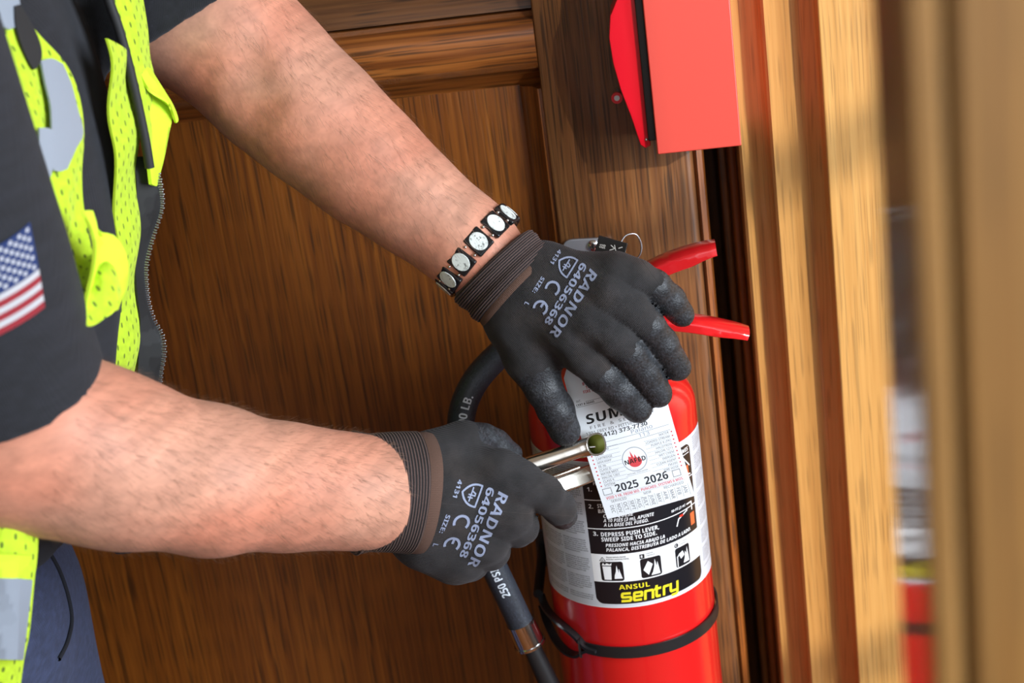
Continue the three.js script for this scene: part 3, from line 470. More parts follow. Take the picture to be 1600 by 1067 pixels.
const gloveInk = canvasTex(1024, 640, (c, w, h) => {
  c.clearRect(0, 0, w, h); c.fillStyle = c.strokeStyle = '#8b93ab';
  const t = (s, x, y, size, wd, f = 'bold') => { c.save(); c.translate(x, y); c.font = f + ' ' + size + 'px sans-serif'; c.scale(wd / c.measureText(s).width, 1); c.fillText(s, 0, 0); c.restore(); };
  c.save(); c.transform(1, 0, -0.18, 1, 30, 0); t('RADNOR', 20, 150, 170, 960); c.restore();
  t('64056368', 30, 285, 125, 880);
  c.lineWidth = 20; c.lineJoin = 'round'; c.beginPath(); c.moveTo(50, 340); c.lineTo(290, 340); c.quadraticCurveTo(300, 470, 170, 535); c.quadraticCurveTo(40, 470, 50, 340); c.closePath(); c.stroke();
  c.lineWidth = 15; c.beginPath(); c.moveTo(90, 430); c.lineTo(250, 430); c.moveTo(130, 430); c.lineTo(150, 385); c.lineTo(175, 385); c.lineTo(175, 460); c.moveTo(205, 400); c.lineTo(205, 460); c.stroke();
  c.lineWidth = 30; c.beginPath(); c.arc(500, 420, 82, Math.PI * 0.32, Math.PI * 1.68); c.stroke(); c.beginPath(); c.arc(780, 420, 82, Math.PI * 0.32, Math.PI * 1.68); c.moveTo(700, 420); c.lineTo(770, 420); c.stroke();
  t('4131', 60, 622, 70, 200); t('SIZE:', 440, 622, 72, 230); t('L', 800, 628, 80, 50);
});
M.ink = phys({ map: gloveInk, transparent: true, alphaTest: 0.02, roughness: 0.75 });
// a hand: fingers are chains of [px, py, z, radius]; palm are bones blended together
function buildGlove(def) {
  const A = (q) => [at(q[0], q[1], q[2]), q[3]], fingers = def.fingers.map((f) => f.map(A)), fch = fingers.map((f) => chain(f, 0.004)), bones = def.palm.map(([a, b]) => { const p = A(a), q = A(b); return cone(p[0], q[0], p[1], q[1]); });
  const field = (p) => {
    let d = bones[0](p); for (let i = 1; i < bones.length; i++) d = smin(d, bones[i](p), def.kp);
    let f = 1; for (const c of fch) { const x = c(p); if (x < f) f = x; }
    d = smin(d, f, def.kf);
    for (const [c, r, depth] of def.dents) { const q = Math.hypot(p.x - c.x, p.y - c.y, p.z - c.z) / r; if (q < 1) d += depth * (1 - q * q) ** 2; }
    return d + (n3(p, 110, 3) - 0.5) * 0.0011 + (n3(p, 320, 8) - 0.5) * 0.0004;
  };
  const bb = new THREE.Box3(); [...fingers.flat(), ...def.palm.flat().map(A)].forEach(([p, r]) => bb.expandByPoint(p)); bb.expandByScalar(0.026);
  const g = meshField(field, bb.min, bb.max, 0.0021);
  frameUV(g, def.o, def.u, def.v);
  // coated finger ends
  const cut = fingers.map((f, i) => { const s = def.coat[i]; if (s === null) return null; const k = Math.floor(s), a = f[k][0], b = f[k + 1][0], d = b.clone().sub(a).normalize(); return { o: a.clone().lerp(b, s - k), d }; });
  const p = g.attributes.position, q = V(0, 0, 0), n = V(0, 0, 0), isCoat = new Uint8Array(p.count);
  for (let i = 0; i < p.count; i++) {
    q.fromBufferAttribute(p, i); n.fromBufferAttribute(g.attributes.normal, i);
    let best = 1, w = -1; fch.forEach((c, k) => { const x = c(q); if (x < best) { best = x; w = k; } });
    let c = -0.01; if (best < 0.004 && cut[w]) c = q.clone().sub(cut[w].o).dot(cut[w].d) + (n3(q, 160, 2) - 0.5) * 0.006 - n.dot(def.back) * def.lap;
    if (n.dot(def.back) < -0.55) c = 1;
    isCoat[i] = c > 0 ? 1 : 0;
  }
  const root = group('glove', person);
  root.userData.label = def.label;
  const knitG = pick(g, (i) => isCoat[i] === 0, false), coatG = pick(g, (i) => isCoat[i] === 1);
  obj('knitted_hand', Pn(knitG.clone()), M.knit, root);
  obj('rubber_coating', Pn(coatG), M.coat, root, 'smooth dark grey rubber-coated finger ends');
  // print on the back of the hand
  const { o, u, v, w, h } = def.ink, pr = pick(g, (i) => { q.fromBufferAttribute(p, i).sub(o); n.fromBufferAttribute(g.attributes.normal, i); const a = q.dot(u) / w, b = q.dot(v) / h; return n.dot(def.back) > 0.2 && a > -0.06 && a < 1.06 && b > -0.1 && b < 1.1 ? 1 : 0; }, false);
  frameUV(pr, o, u.clone().divideScalar(w), v.clone().divideScalar(h));
  { const pp = pr.attributes.position, nn = pr.attributes.normal, uv = pr.attributes.uv; for (let i = 0; i < pp.count; i++) { pp.setXYZ(i, pp.getX(i) + nn.getX(i) * 0.00035, pp.getY(i) + nn.getY(i) * 0.00035, pp.getZ(i) + nn.getZ(i) * 0.00035); uv.setY(i, 1 - uv.getY(i)); } }
  obj('printed_lettering', Pn(pr), M.ink, root, 'pale grey printed lettering');
  // ribbed cuff
  const C = def.cuff, rings = [], stripe = [], nA = 64, c0 = C.c0, c1 = C.c1, ax = c1.clone().sub(c0), len = ax.length(), dir = ax.clone().normalize(), sa = C.side.clone().addScaledVector(dir, -C.side.dot(dir)).normalize(), sb = dir.clone().cross(sa);
  const ringAt = (s, extra, tilt) => { const t = s / len, a = C.a0 + (C.a1 - C.a0) * t, b = C.b0 + (C.b1 - C.b0) * t, out = []; for (let k = 0; k < nA; k++) { const th = k / nA * 2 * Math.PI; const wv = 1 + 0.012 * Math.sin(th * 3 + s * 90) + 0.01 * Math.sin(th * 5 + 1 + s * 60); out.push(c0.clone().addScaledVector(dir, s + tilt * Math.cos(th - C.tiltA) * (1 - t)).addScaledVector(sa, (a * wv + extra) * Math.cos(th)).addScaledVector(sb, (b * wv + extra) * Math.sin(th))); } return out; };
  const nr = C.ribs, sub = 6, sEnd = len - C.stripe;
  rings.push(ringAt(0.006, -0.0045, C.tilt), ringAt(0.001, -0.003, C.tilt), ringAt(-0.001, -0.0012, C.tilt));
  for (let i = 0; i <= nr * sub; i++) { const s = sEnd * i / (nr * sub), ph = i / sub, f = ph - Math.floor(ph), roll = ph < 2.5 ? 0.0016 * Math.sin(Math.PI * Math.min(1, ph / 2.5)) : 0; rings.push(ringAt(s, (C.rib ?? 0.0009) * Math.pow(Math.sin(Math.PI * f), 0.8) + roll + C.fold(s / len), C.tilt)); }
  const cuff = obj('cuff', Pn(loft(rings, { uv: (i, k) => [k * 0.25, Math.max(0, i - 3) / sub / 8] })), M.cuff, root, 'dark brown ribbed knitted cuff');
  for (let i = 0; i <= 8; i++) stripe.push(ringAt(sEnd + C.stripe * i / 8, 0.0005 * Math.sin(Math.PI * i / 8) + C.fold(1) - 0.0002, 0));
  obj('cuff_stripe', Pn(loft(stripe, { uv: (i, k) => [k * 0.0033, i * 0.0006] })), M.cuffStripe, cuff);
  return { root, field };
}
// left hand: flat on the tag, fingers pointing down to the right
const LH = {};
{
  const o = at(880, 480, 0.19), tip = at(940, 560, 0.19), back = V(0.05, 0.28, 0.95).normalize(), v = tip.clone().sub(o); v.addScaledVector(back, -v.dot(back)).normalize(); const u = v.clone().cross(back).normalize();
  const ip = at(941, 425, 0.205), iu = at(874, 530, 0.205).sub(ip), iw = iu.length(); iu.addScaledVector(back, -iu.dot(back)).normalize(); const iv = back.clone().cross(iu).normalize();
  // iv must point from the fingers to the wrist
  if (iv.dot(at(800, 440, 0.19).sub(ip)) < 0) iv.negate();
  const def = {
    o, u, v, back, kp: 0.016, kf: 0.009, label: 'black knitted work glove spread over the paper tag', lap: 0.004,
    fingers: [
      [[888, 520, 0.196, 0.0135], [913, 556, 0.199, 0.0130], [941, 584, 0.194, 0.0125], [968, 610, 0.187, 0.0118], [996, 637, 0.1795, 0.0108]],
      [[922, 495, 0.200, 0.0135], [952, 521, 0.203, 0.0125], [982, 548, 0.196, 0.0118], [1004, 578, 0.187, 0.0112], [1028, 614, 0.1785, 0.0102]],
      [[950, 458, 0.198, 0.0130], [984, 481, 0.199, 0.0120], [1012, 508, 0.192, 0.0112], [1035, 537, 0.183, 0.0108], [1058, 574, 0.172, 0.0098]],
      [[962, 428, 0.190, 0.0120], [996, 432, 0.190, 0.0112], [1024, 447, 0.184, 0.0106], [1047, 469, 0.175, 0.0102], [1064, 490, 0.167, 0.0094]],
      [[802, 510, 0.180, 0.0160], [824, 556, 0.188, 0.0140], [850, 606, 0.190, 0.0128], [868, 640, 0.186, 0.0125], [883, 673, 0.1795, 0.0110]],
    ],
    coat: [1.5, 1.6, 1.6, 1.5, 1.2],
    palm: [
      [[808, 484, 0.176, 0.017], [888, 520, 0.192, 0.0165]], [[822, 470, 0.178, 0.018], [922, 495, 0.194, 0.0160]], [[838, 450, 0.178, 0.018], [950, 458, 0.192, 0.0155]], [[852, 428, 0.174, 0.016], [962, 428, 0.184, 0.0145]],
      [[800, 496, 0.176, 0.016], [830, 560, 0.184, 0.0150]], [[780, 428, 0.166, 0.018], [818, 462, 0.172, 0.022]], [[800, 478, 0.169, 0.0165], [848, 418, 0.168, 0.0165]], [[830, 560, 0.182, 0.0115], [880, 530, 0.186, 0.0130]],
    ],
    dents: [[at(905, 470, 0.214), 0.018, 0.0008], [at(868, 552, 0.20), 0.014, 0.003]],
    ink: { o: ip, u: iu, v: iv, w: iw, h: iw * 0.60 },
    cuff: { c0: at(768, 412, 0.164), c1: at(813, 456, 0.172), side: at(849, 386, 0.17).sub(at(768, 522, 0.17)), a0: 0.0330, a1: 0.0362, b0: 0.0275, b1: 0.0285, tilt: 0.003, tiltA: 0.3, ribs: 13, stripe: 0.0055, rib: 0.0010, fold: (t) => 0.0022 * Math.exp(-(((t - 0.22) / 0.14) ** 2)) + 0.0014 * Math.exp(-(((t - 0.62) / 0.1) ** 2)) },
  };
  Object.assign(LH, buildGlove(def), def);
}
// right hand: fist closed round the handles of the punch, index finger stretched along it
const RH = {};
{
  const o = at(720, 780, 0.235), back = V(0.16, 0.24, 0.95).normalize(), tip = at(790, 790, 0.225), v = tip.clone().sub(o); v.addScaledVector(back, -v.dot(back)).normalize(); const u = v.clone().cross(back).normalize();
  const ip = at(800, 764, 0.236), iu = at(749, 886, 0.236).sub(ip), iw = iu.length(); iu.addScaledVector(back, -iu.dot(back)).normalize(); const iv = back.clone().cross(iu).normalize(); if (iv.dot(at(640, 780, 0.236).sub(ip)) < 0) iv.negate();
  const def = {
    o, u, v, back, kp: 0.018, kf: 0.009, label: 'black knitted work glove gripping the hole punch', lap: -0.002,
    fingers: [
      [[780, 742, 0.228, 0.0150], [815, 752, 0.226, 0.0135], [850, 772, 0.217, 0.0128], [874, 793, 0.204, 0.0115], [879, 804, 0.194, 0.0105]],
      [[772, 790, 0.230, 0.0150], [798, 804, 0.228, 0.0138], [812, 822, 0.216, 0.0128], [808, 828, 0.198, 0.0115], [790, 812, 0.188, 0.0105]],
      [[750, 836, 0.228, 0.0145], [762, 848, 0.226, 0.0130], [768, 862, 0.214, 0.0122], [766, 862, 0.198, 0.0112], [752, 848, 0.188, 0.0105]],
      [[712, 866, 0.226, 0.0130], [726, 874, 0.222, 0.0120], [738, 880, 0.210, 0.0112], [736, 878, 0.198, 0.0105], [726, 866, 0.190, 0.0100]],
      [[690, 715, 0.216, 0.0165], [728, 690, 0.204, 0.0138], [752, 690, 0.196, 0.0125], [772, 698, 0.190, 0.0118], [793, 712, 0.184, 0.0105]],
    ],
    coat: [3.2, null, null, null, 1.1],
    palm: [
      [[672, 745, 0.232, 0.020], [778, 742, 0.224, 0.0175]], [[672, 772, 0.236, 0.020], [772, 790, 0.226, 0.0180]], [[668, 802, 0.236, 0.0195], [748, 834, 0.224, 0.0175]], [[660, 828, 0.234, 0.0175], [710, 864, 0.222, 0.0165]],
      [[676, 722, 0.224, 0.016], [712, 706, 0.210, 0.0155]], [[620, 775, 0.240, 0.018], [668, 775, 0.236, 0.023]], [[668, 722, 0.226, 0.016], [648, 836, 0.230, 0.016]], [[700, 730, 0.212, 0.018], [770, 800, 0.206, 0.016]], [[668, 852, 0.226, 0.014], [705, 872, 0.216, 0.0155]],
    ],
    dents: [],
    ink: { o: ip, u: iu, v: iv, w: iw, h: iw * 0.60 },
    cuff: { c0: at(547, 768, 0.2555), c1: at(664, 772, 0.236), side: at(652, 673, 0.235).sub(at(622, 867, 0.235)), a0: 0.0378, a1: 0.0430, b0: 0.0372, b1: 0.0345, tilt: 0.003, tiltA: 2.6, ribs: 22, stripe: 0.0085, rib: 0.0007, fold: (t) => 0.0016 * Math.exp(-(((t - 0.1) / 0.08) ** 2)) },
  };
  Object.assign(RH, buildGlove(def), def);
}
// ---------- person: body ----------
const skinMap = dataTex(1024, 1024, (u, v) => {
  const r = fbm(u * 22, v * 22, 61, 3), b = fbm(u * 160, v * 160, 71, 3), m = vn(u * 700, v * 700, 81), f = 0.88 + 0.20 * b - 0.04 * m, red = sstep(0.2, 0.85, r);
  return [(198 + 6 * red) * f, (145 - 14 * red) * f, (121 - 16 * red) * f];
}, 0.5, 0.5, true);
const skinBump = dataTex(512, 512, (u, v) => { const g = 255 * (0.55 * fbm(u * 420, v * 420, 91, 3) + 0.45 * fbm(u * 90, v * 90, 95, 3)); return [g, g, g]; }, 0.2, 0.2, false);
M.skin = phys({ map: skinMap, roughness: 0.55, bumpMap: skinBump, bumpScale: 0.00022, specularIntensity: 0.6, sheen: 0.15, sheenColor: lin(1, 0.75, 0.65) });
const SH_N = at(-215, -30, 0.455), SH_F = V(-0.335, 1.45, 0.125), EL_N = at(10, 692, 0.40), EL_F = at(380, 78, 0.115);
const nearArm = [[SH_N, 0.044], [EL_N.clone().lerp(SH_N, 0.55), 0.047], [EL_N.clone().lerp(SH_N, 0.12), 0.0455], [EL_N, 0.0445], [at(122, 702, 0.381), 0.0480], [at(200, 726, 0.360), 0.0465], [at(330, 750, 0.325), 0.0435], [at(450, 762, 0.290), 0.0375], [at(530, 767, 0.268), 0.0332], [at(572, 770, 0.256), 0.0305], [at(600, 772, 0.249), 0.0260], [at(630, 773, 0.242), 0.0200]];
const farArm = [[SH_F, 0.046], [EL_F.clone().lerp(SH_F, 0.5), 0.0500], [at(330, 38, 0.117), 0.0455], [EL_F, 0.0448], [at(437, 138, 0.122), 0.0440], [at(505, 196, 0.130), 0.0412], [at(580, 261, 0.139), 0.0376], [at(650, 318, 0.148), 0.0318], [at(728, 378, 0.157), 0.0285], [at(800, 442, 0.166), 0.0255]];
const TORSO = [ellipsoid(V(-0.312, 1.29, 0.285), V(0.116, 0.235, 0.176)), ellipsoid(V(-0.378, 1.10, 0.285), V(0.108, 0.2, 0.165)), cone(V(-0.335, 1.435, 0.15), V(-0.325, 1.425, 0.425), 0.052, 0.052)];
const torso = (p) => smin(smin(TORSO[0](p), TORSO[1](p), 0.06), TORSO[2](p), 0.07);
const HEAD = V(-0.315, 1.685, 0.285);
{
  const a1 = chain(nearArm, 0.02), a2 = chain(farArm, 0.02), neck = cone(V(-0.335, 1.43, 0.285), V(-0.32, 1.60, 0.285), 0.062, 0.055);
  const skull = ellipsoid(HEAD.clone().add(V(-0.012, 0.03, 0)), V(0.096, 0.095, 0.077)), face = ellipsoid(HEAD.clone().add(V(0.022, -0.032, 0)), V(0.064, 0.085, 0.060)), nose = cone(HEAD.clone().add(V(0.082, 0.012, 0)), HEAD.clone().add(V(0.102, -0.022, 0)), 0.008, 0.013), lips = cone(HEAD.clone().add(V(0.082, -0.062, -0.014)), HEAD.clone().add(V(0.082, -0.062, 0.014)), 0.007, 0.007), chin = ellipsoid(HEAD.clone().add(V(0.062, -0.095, 0)), V(0.024, 0.02, 0.026));
  const ear = [-1, 1].map((s) => ellipsoid(HEAD.clone().add(V(-0.008, 0, s * 0.078)), V(0.016, 0.031, 0.01))), eye = [-1, 1].map((s) => HEAD.clone().add(V(0.083, 0.016, s * 0.031)));
  const core = cone(V(-0.40, 1.06, 0.285), V(-0.325, 1.38, 0.285), 0.07, 0.085);
  const bumps = [[at(402, 150, 0.165), 0.030, 0.0045], [at(395, 95, 0.163), 0.022, 0.003]];   // fold in the crook of the elbow
  const field = (p) => {
    let d = Math.min(a1(p), a2(p));
    for (const [c, r, k] of bumps) { const q = Math.hypot(p.x - c.x, p.y - c.y, p.z - c.z) / r; if (q < 1) d += k * (1 - q * q) ** 2; }
    d += (n3(p, 18, 1) - 0.5) * 0.004;
    d = smin(d, smin(core(p), TORSO[2](p) + 0.02, 0.05), 0.03); d = smin(d, neck(p), 0.04);
    if (p.y > 1.5) { let h = smin(skull(p), face(p), 0.03); h = smin(h, nose(p), 0.014); h = smin(h, lips(p), 0.008); h = smin(h, chin(p), 0.02); h = smin(h, Math.min(ear[0](p), ear[1](p)), 0.008); for (const e of eye) h = smax(h, -(Math.hypot(p.x - e.x, p.y - e.y, p.z - e.z) - 0.014), 0.01); d = smin(d, h, 0.02); }
    return d;
  };
  const g = meshField(field, V(-0.46, 0.90, 0.03), V(0.06, 1.83, 0.53), 0.0042);
  frameUV(g, V(0, 0, 0), V(0.94, 0, 0.34), V(0, 1, 0));
  M.bodyGeo = g;
  obj('body', Pn(g.clone()), M.skin, person);
  const white = std({ color: lin(0.8, 0.78, 0.74), roughness: 0.2 }), iris = std({ color: lin(0.05, 0.03, 0.02), roughness: 0.15 });
  for (const e of eye) { const b = obj('eye', Pn(new THREE.SphereGeometry(0.0125, 20, 14).translate(e.x - 0.006, e.y, e.z)), white, person); obj('iris', Pn(new THREE.SphereGeometry(0.006, 16, 10).translate(e.x + 0.0012, e.y, e.z)), iris, b); }
  const hairF = (p) => { const d = smin(skull(p), face(p), 0.03) - 0.008, x = p.x - HEAD.x, y = p.y - HEAD.y; return smax(Math.max(d, -(d + 0.007)), -(y - 0.015 + (x > 0.0 ? -x * 1.1 + 0.02 : 0.055) * 1), 0.004) + (n3(p, 220, 5) - 0.5) * 0.004; };
  obj('hair', Pn(frameUV(meshField(hairF, HEAD.clone().add(V(-0.13, -0.12, -0.11)), HEAD.clone().add(V(0.12, 0.15, 0.11)), 0.004), HEAD, V(1, 0, 0), V(0, 1, 0))), std({ color: lin(0.09, 0.06, 0.04), roughness: 0.8 }), person, 'short brown hair');
  // hair of the forearms: thin curved blades
  const p = g.attributes.position, n = g.attributes.normal, pos = [], nor = [], q = V(0, 0, 0), m = V(0, 0, 0), ok = [];
  const segs = [...nearArm.slice(3), ...farArm.slice(2)].map((b) => b[0]);
  const dirN = at(560, 780, 0.26).sub(EL_N).normalize(), dirF = at(728, 378, 0.157).sub(EL_F).normalize(), dn = chain(nearArm.slice(4, 9), 0.02), df = chain(farArm.slice(3, 9), 0.02);
  for (let i = 0; i < p.count; i++) { q.fromBufferAttribute(p, i); if (dn(q) < 0.012) ok.push([i, 0]); else if (df(q) < 0.012) ok.push([i, 1]); }
  for (let s = 0; s < 14000; s++) {
    const [i, w] = ok[Math.floor(rnd() * ok.length)]; q.fromBufferAttribute(p, i).addScaledVector(V(rnd() - 0.5, rnd() - 0.5, rnd() - 0.5), 0.004); m.fromBufferAttribute(n, i);
    if (rnd() < 0.35 && m.z > 0.6) continue;
    const d = (w ? dirF : dirN).clone().multiplyScalar(0.8).add(V((rnd() - 0.5) * 0.7, -0.45 + (rnd() - 0.5) * 0.6, (rnd() - 0.5) * 0.7)), len = 0.006 + rnd() * 0.008; d.addScaledVector(m, -d.dot(m)).normalize();
    const wd = d.clone().cross(m).normalize().multiplyScalar(0.000045 + rnd() * 0.00003), a = q.clone().addScaledVector(m, -0.0005), b = q.clone().addScaledVector(d, len * 0.55).addScaledVector(m, 0.0014 + rnd() * 0.0012), c = q.clone().addScaledVector(d, len).addScaledVector(m, 0.0012 + rnd() * 0.002);
    for (const t of [a.clone().sub(wd), a.clone().add(wd), b.clone().add(wd), a.clone().sub(wd), b.clone().add(wd), b.clone().sub(wd), b.clone().sub(wd), b.clone().add(wd), c]) { pos.push(t.x, t.y, t.z); nor.push(m.x, m.y, m.z); }
  }
  const hg = new THREE.BufferGeometry(); hg.setAttribute('position', new THREE.Float32BufferAttribute(pos, 3)); hg.setAttribute('normal', new THREE.Float32BufferAttribute(nor, 3)); hg.setAttribute('uv', new THREE.Float32BufferAttribute(new Float32Array(pos.length / 3 * 2), 2));
  obj('arm_hair', Pn(hg), std({ color: lin(0.22, 0.12, 0.075), roughness: 0.6, side: THREE.DoubleSide }), person, 'short brown hair on the forearms').userData.kind = 'stuff';
}
// first point of the ray through a pixel that lies off outside a field: lays cloth on the body
function onField(f, px, py, off, zs = 0.75) { const p = at(px, py, zs), d = at(px, py, 0).sub(p), L = d.length(); d.normalize(); let t = 0; for (let i = 0; i < 200; i++) { const q = p.clone().addScaledVector(d, t), x = f(q) - off; if (x < 0.0003) return q; t += x * 0.8; if (t > L) break; } return null; }
// ---------- clothes ----------
const clothBump = dataTex(256, 256, (u, v) => { const g = 128 + 50 * Math.sin(u * 2 * Math.PI / 0.0009) + 50 * Math.sin(v * 2 * Math.PI / 0.0007) + 40 * (vn(u * 2600, v * 2600, 2) - 0.5); return [g, g, g]; }, 0.0126, 0.0126, false, THREE.RepeatWrapping);
const shirtMap = dataTex(512, 512, (u, v) => { const k = 0.85 + 0.4 * (fbm(u * 300, v * 300, 17, 3) - 0.4) + (vn(u * 900, v * 900, 19) > 0.965 ? 0.35 : 0); return [29 * k, 30 * k, 36 * k]; }, 0.2, 0.2, true);
M.shirt = phys({ map: shirtMap, roughness: 0.95, bumpMap: clothBump, bumpScale: 0.0003, sheen: 0.12, sheenColor: lin(0.6, 0.65, 0.8) });
const navyMap = dataTex(512, 512, (u, v) => { const k = 0.85 + 0.35 * (fbm(u * 420, v * 420, 27, 3) - 0.4); return [56 * k, 65 * k, 96 * k]; }, 0.2, 0.2, true);
M.navy = phys({ map: navyMap, roughness: 0.92, bumpMap: clothBump, bumpScale: 0.0003, sheen: 0.15, sheenColor: lin(0.6, 0.7, 1) });
const shirtField = (() => {
  const s1 = cone(SH_N, EL_N, 0.0560, 0.0660), s2 = cone(SH_F, EL_F, 0.0640, 0.0600), i1 = cone(SH_N, EL_N, 0.0470, 0.0570), i2 = cone(SH_F, EL_F, 0.0550, 0.0510);
  const d1 = EL_N.clone().sub(SH_N).normalize(), d2 = EL_F.clone().sub(SH_F).normalize(), h1 = SH_N.clone().lerp(EL_N, 0.865), h2_ = at(296, 26, 0.116), c1 = d1.clone().addScaledVector(RIGHT, 0.04).normalize(), c2 = at(352, 110, 0.116).sub(h2_).normalize();
  const fold = (p) => (n3(p, 13, 33) - 0.5) * 0.012 + (n3(V(p.x * 1.0, p.y * 0.5, p.z), 38, 35) - 0.5) * 0.004;
  const sleeve = (p, s, inn, h, c, f) => { const k = (p.x - h.x) * c.x + (p.y - h.y) * c.y + (p.z - h.z) * c.z; return smax(smax(s(p) + f, k, 0.003), -Math.max(inn(p) + f, -k - 0.035), 0.001); };
  return (p) => { const f = fold(p); let d = torso(p) + f; d = Math.max(d, 1.06 - p.y); d = Math.max(d, p.y - 1.487 + Math.abs(p.z - 0.285) * 0.1); d = smin(d, Math.min(sleeve(p, s1, i1, h1, c1, f * 0.6), sleeve(p, s2, i2, h2_, c2, f * 0.6)), 0.014); return d; };
})();
const shirt = obj('shirt', Pn(frameUV(meshField(shirtField, V(-0.49, 1.03, 0.03), V(-0.10, 1.53, 0.56), 0.0046), V(0, 0, 0), V(0.94, 0, 0.34), V(0, 1, 0))), M.shirt, person, 'dark charcoal short-sleeved T-shirt');
// striped and starred patch on the near sleeve
{
  const map = canvasTex(680, 400, (c, w, h) => { for (let i = 0; i < 13; i++) { c.fillStyle = i % 2 ? '#e9e9ee' : '#b8333f'; c.fillRect(0, i * h / 13, w, h / 13 + 1); } const cw = w * 0.42, ch = h * 7 / 13; c.fillStyle = '#27407e'; c.fillRect(w - cw, 0, cw, ch); c.fillStyle = '#eef0f6'; for (let r = 0; r < 9; r++) for (let k = 0; k < (r % 2 ? 5 : 6); k++) { const x = w - cw + cw * ((r % 2 ? 2 : 1) + 2 * k) / 12, y = ch * (r + 1) / 10; c.beginPath(); for (let a = 0; a < 10; a++) { const q = a / 10 * 2 * Math.PI - Math.PI / 2, R = a % 2 ? 8 : 14; c.lineTo(x + R * Math.cos(q), y + R * Math.sin(q)); } c.closePath(); c.fill(); } });
  // the patch is sewn on in the sleeve's own coordinates: round the arm and along it
  const d = EL_N.clone().sub(SH_N).normalize(), e1 = V(0, 0, 1).addScaledVector(d, -d.z).normalize(), e2 = d.clone().cross(e1), n = 24, m = 16, pos = [], uv = [], idx = [];
  const co = (p) => { const r = p.clone().sub(SH_N), k = r.dot(d); return [Math.atan2(r.dot(e2), r.dot(e1)), k]; }, [a0, s0] = co(onField(shirtField, 47.5, 347, 0.001)), [a1, s1] = co(onField(shirtField, 71, 480, 0.001));
  const turn = Math.sign(co(onField(shirtField, 5, 420, 0.001))[0] - a0), RW = 0.086, hgt = s1 - s0;
  for (let j = 0; j <= m; j++) for (let i = 0; i <= n; i++) {
    const f = i / n, k = s0 + hgt * j / m + (1 - f) * RW * 0.10, a = a0 + (a1 - a0) * j / m + turn * (1 - f) * RW / 0.0615, dir = e1.clone().multiplyScalar(Math.cos(a)).addScaledVector(e2, Math.sin(a)), o = SH_N.clone().addScaledVector(d, k);
    let r = 0.09; for (let q = 0; q < 40; q++) r -= (shirtField(o.clone().addScaledVector(dir, r)) - 0.0009) * 0.7;
    const p = o.addScaledVector(dir, r); pos.push(p.x, p.y, p.z); uv.push(f, 1 - j / m);
  }
  for (let j = 0; j < m; j++) for (let i = 0; i < n; i++) { const a = j * (n + 1) + i, b = a + 1, c = a + n + 1, d = c + 1; idx.push(a, c, b, b, c, d); }
  const g = new THREE.BufferGeometry(); g.setAttribute('position', new THREE.Float32BufferAttribute(pos, 3)); g.setAttribute('uv', new THREE.Float32BufferAttribute(uv, 2)); g.setIndex(idx); g.computeVertexNormals();
  obj('flag_patch', Pn(g), phys({ map, roughness: 0.85, bumpMap: clothBump, bumpScale: 0.0002, side: THREE.DoubleSide }), shirt, 'printed flag patch with white stars and red stripes');
}
// trousers, belt, shoes
const trField = (() => {
  const hip = ellipsoid(V(-0.408, 0.985, 0.285), V(0.112, 0.15, 0.172)), L = [0.195, 0.378].map((z) => chain([[V(-0.406, 0.93, z), 0.088], [V(-0.375, 0.52, z), 0.070], [V(-0.40, 0.09, z), 0.056]], 0.03));
  return (p) => Math.max(smin(smin(hip(p), L[0](p), 0.05), L[1](p), 0.05), p.y - 1.07, 0.05 - p.y) + (n3(p, 16, 43) - 0.5) * 0.012;
})();
const trousers = obj('trousers', Pn(frameUV(meshField(trField, V(-0.55, 0.03, 0.05), V(-0.20, 1.10, 0.53), 0.0085), V(0, 0, 0), V(0.94, 0, 0.34), V(0, 1, 0))), M.navy, person, 'navy work trousers with a slant pocket');
{
  const pts = [[74, 858], [92, 890], [106, 930], [112, 965], [106, 1000], [92, 1030]].map(([x, y]) => onField(trField, x, y, 0.0005)).filter(Boolean);
  if (pts.length > 3) obj('pocket_edge', [Pn(tube(pts, 0.0016, 8))], std({ color: lin(0.006, 0.007, 0.012), roughness: 0.95 }), trousers);
  const ring = []; for (let i = 0; i < 5; i++) { const r = [], y = 1.052 + i * 0.0085, o = [0.0, 0.0022, 0.003, 0.0022, 0.0][i]; for (let k = 0; k < 60; k++) { const a = k / 60 * 2 * Math.PI; r.push(V(-0.405 + (0.1165 + o) * Math.cos(a), y, 0.285 + (0.1725 + o) * Math.sin(a))); } ring.push(r); }
  const belt = obj('belt', Pn(loft(ring.reverse())), phys({ color: lin(0.018, 0.013, 0.011), roughness: 0.38 }), person, 'dark leather belt');
  for (const z of [0.195, 0.378]) { const f = chain([[V(-0.44, 0.045, z), 0.040], [V(-0.34, 0.035, z), 0.040], [V(-0.23, 0.025, z), 0.034]], 0.03), ank = cone(V(-0.405, 0.05, z), V(-0.405, 0.12, z), 0.045, 0.048); obj('shoe', Pn(frameUV(meshField((p) => Math.max(smin(f(p), ank(p), 0.03), 0.0 - p.y), V(-0.51, -0.01, z - 0.07), V(-0.17, 0.19, z + 0.07), 0.006), V(0, 0, 0), V(1, 0, 0), V(0, 1, 0))), M.blackPlastic, person, 'black work shoe'); }
}
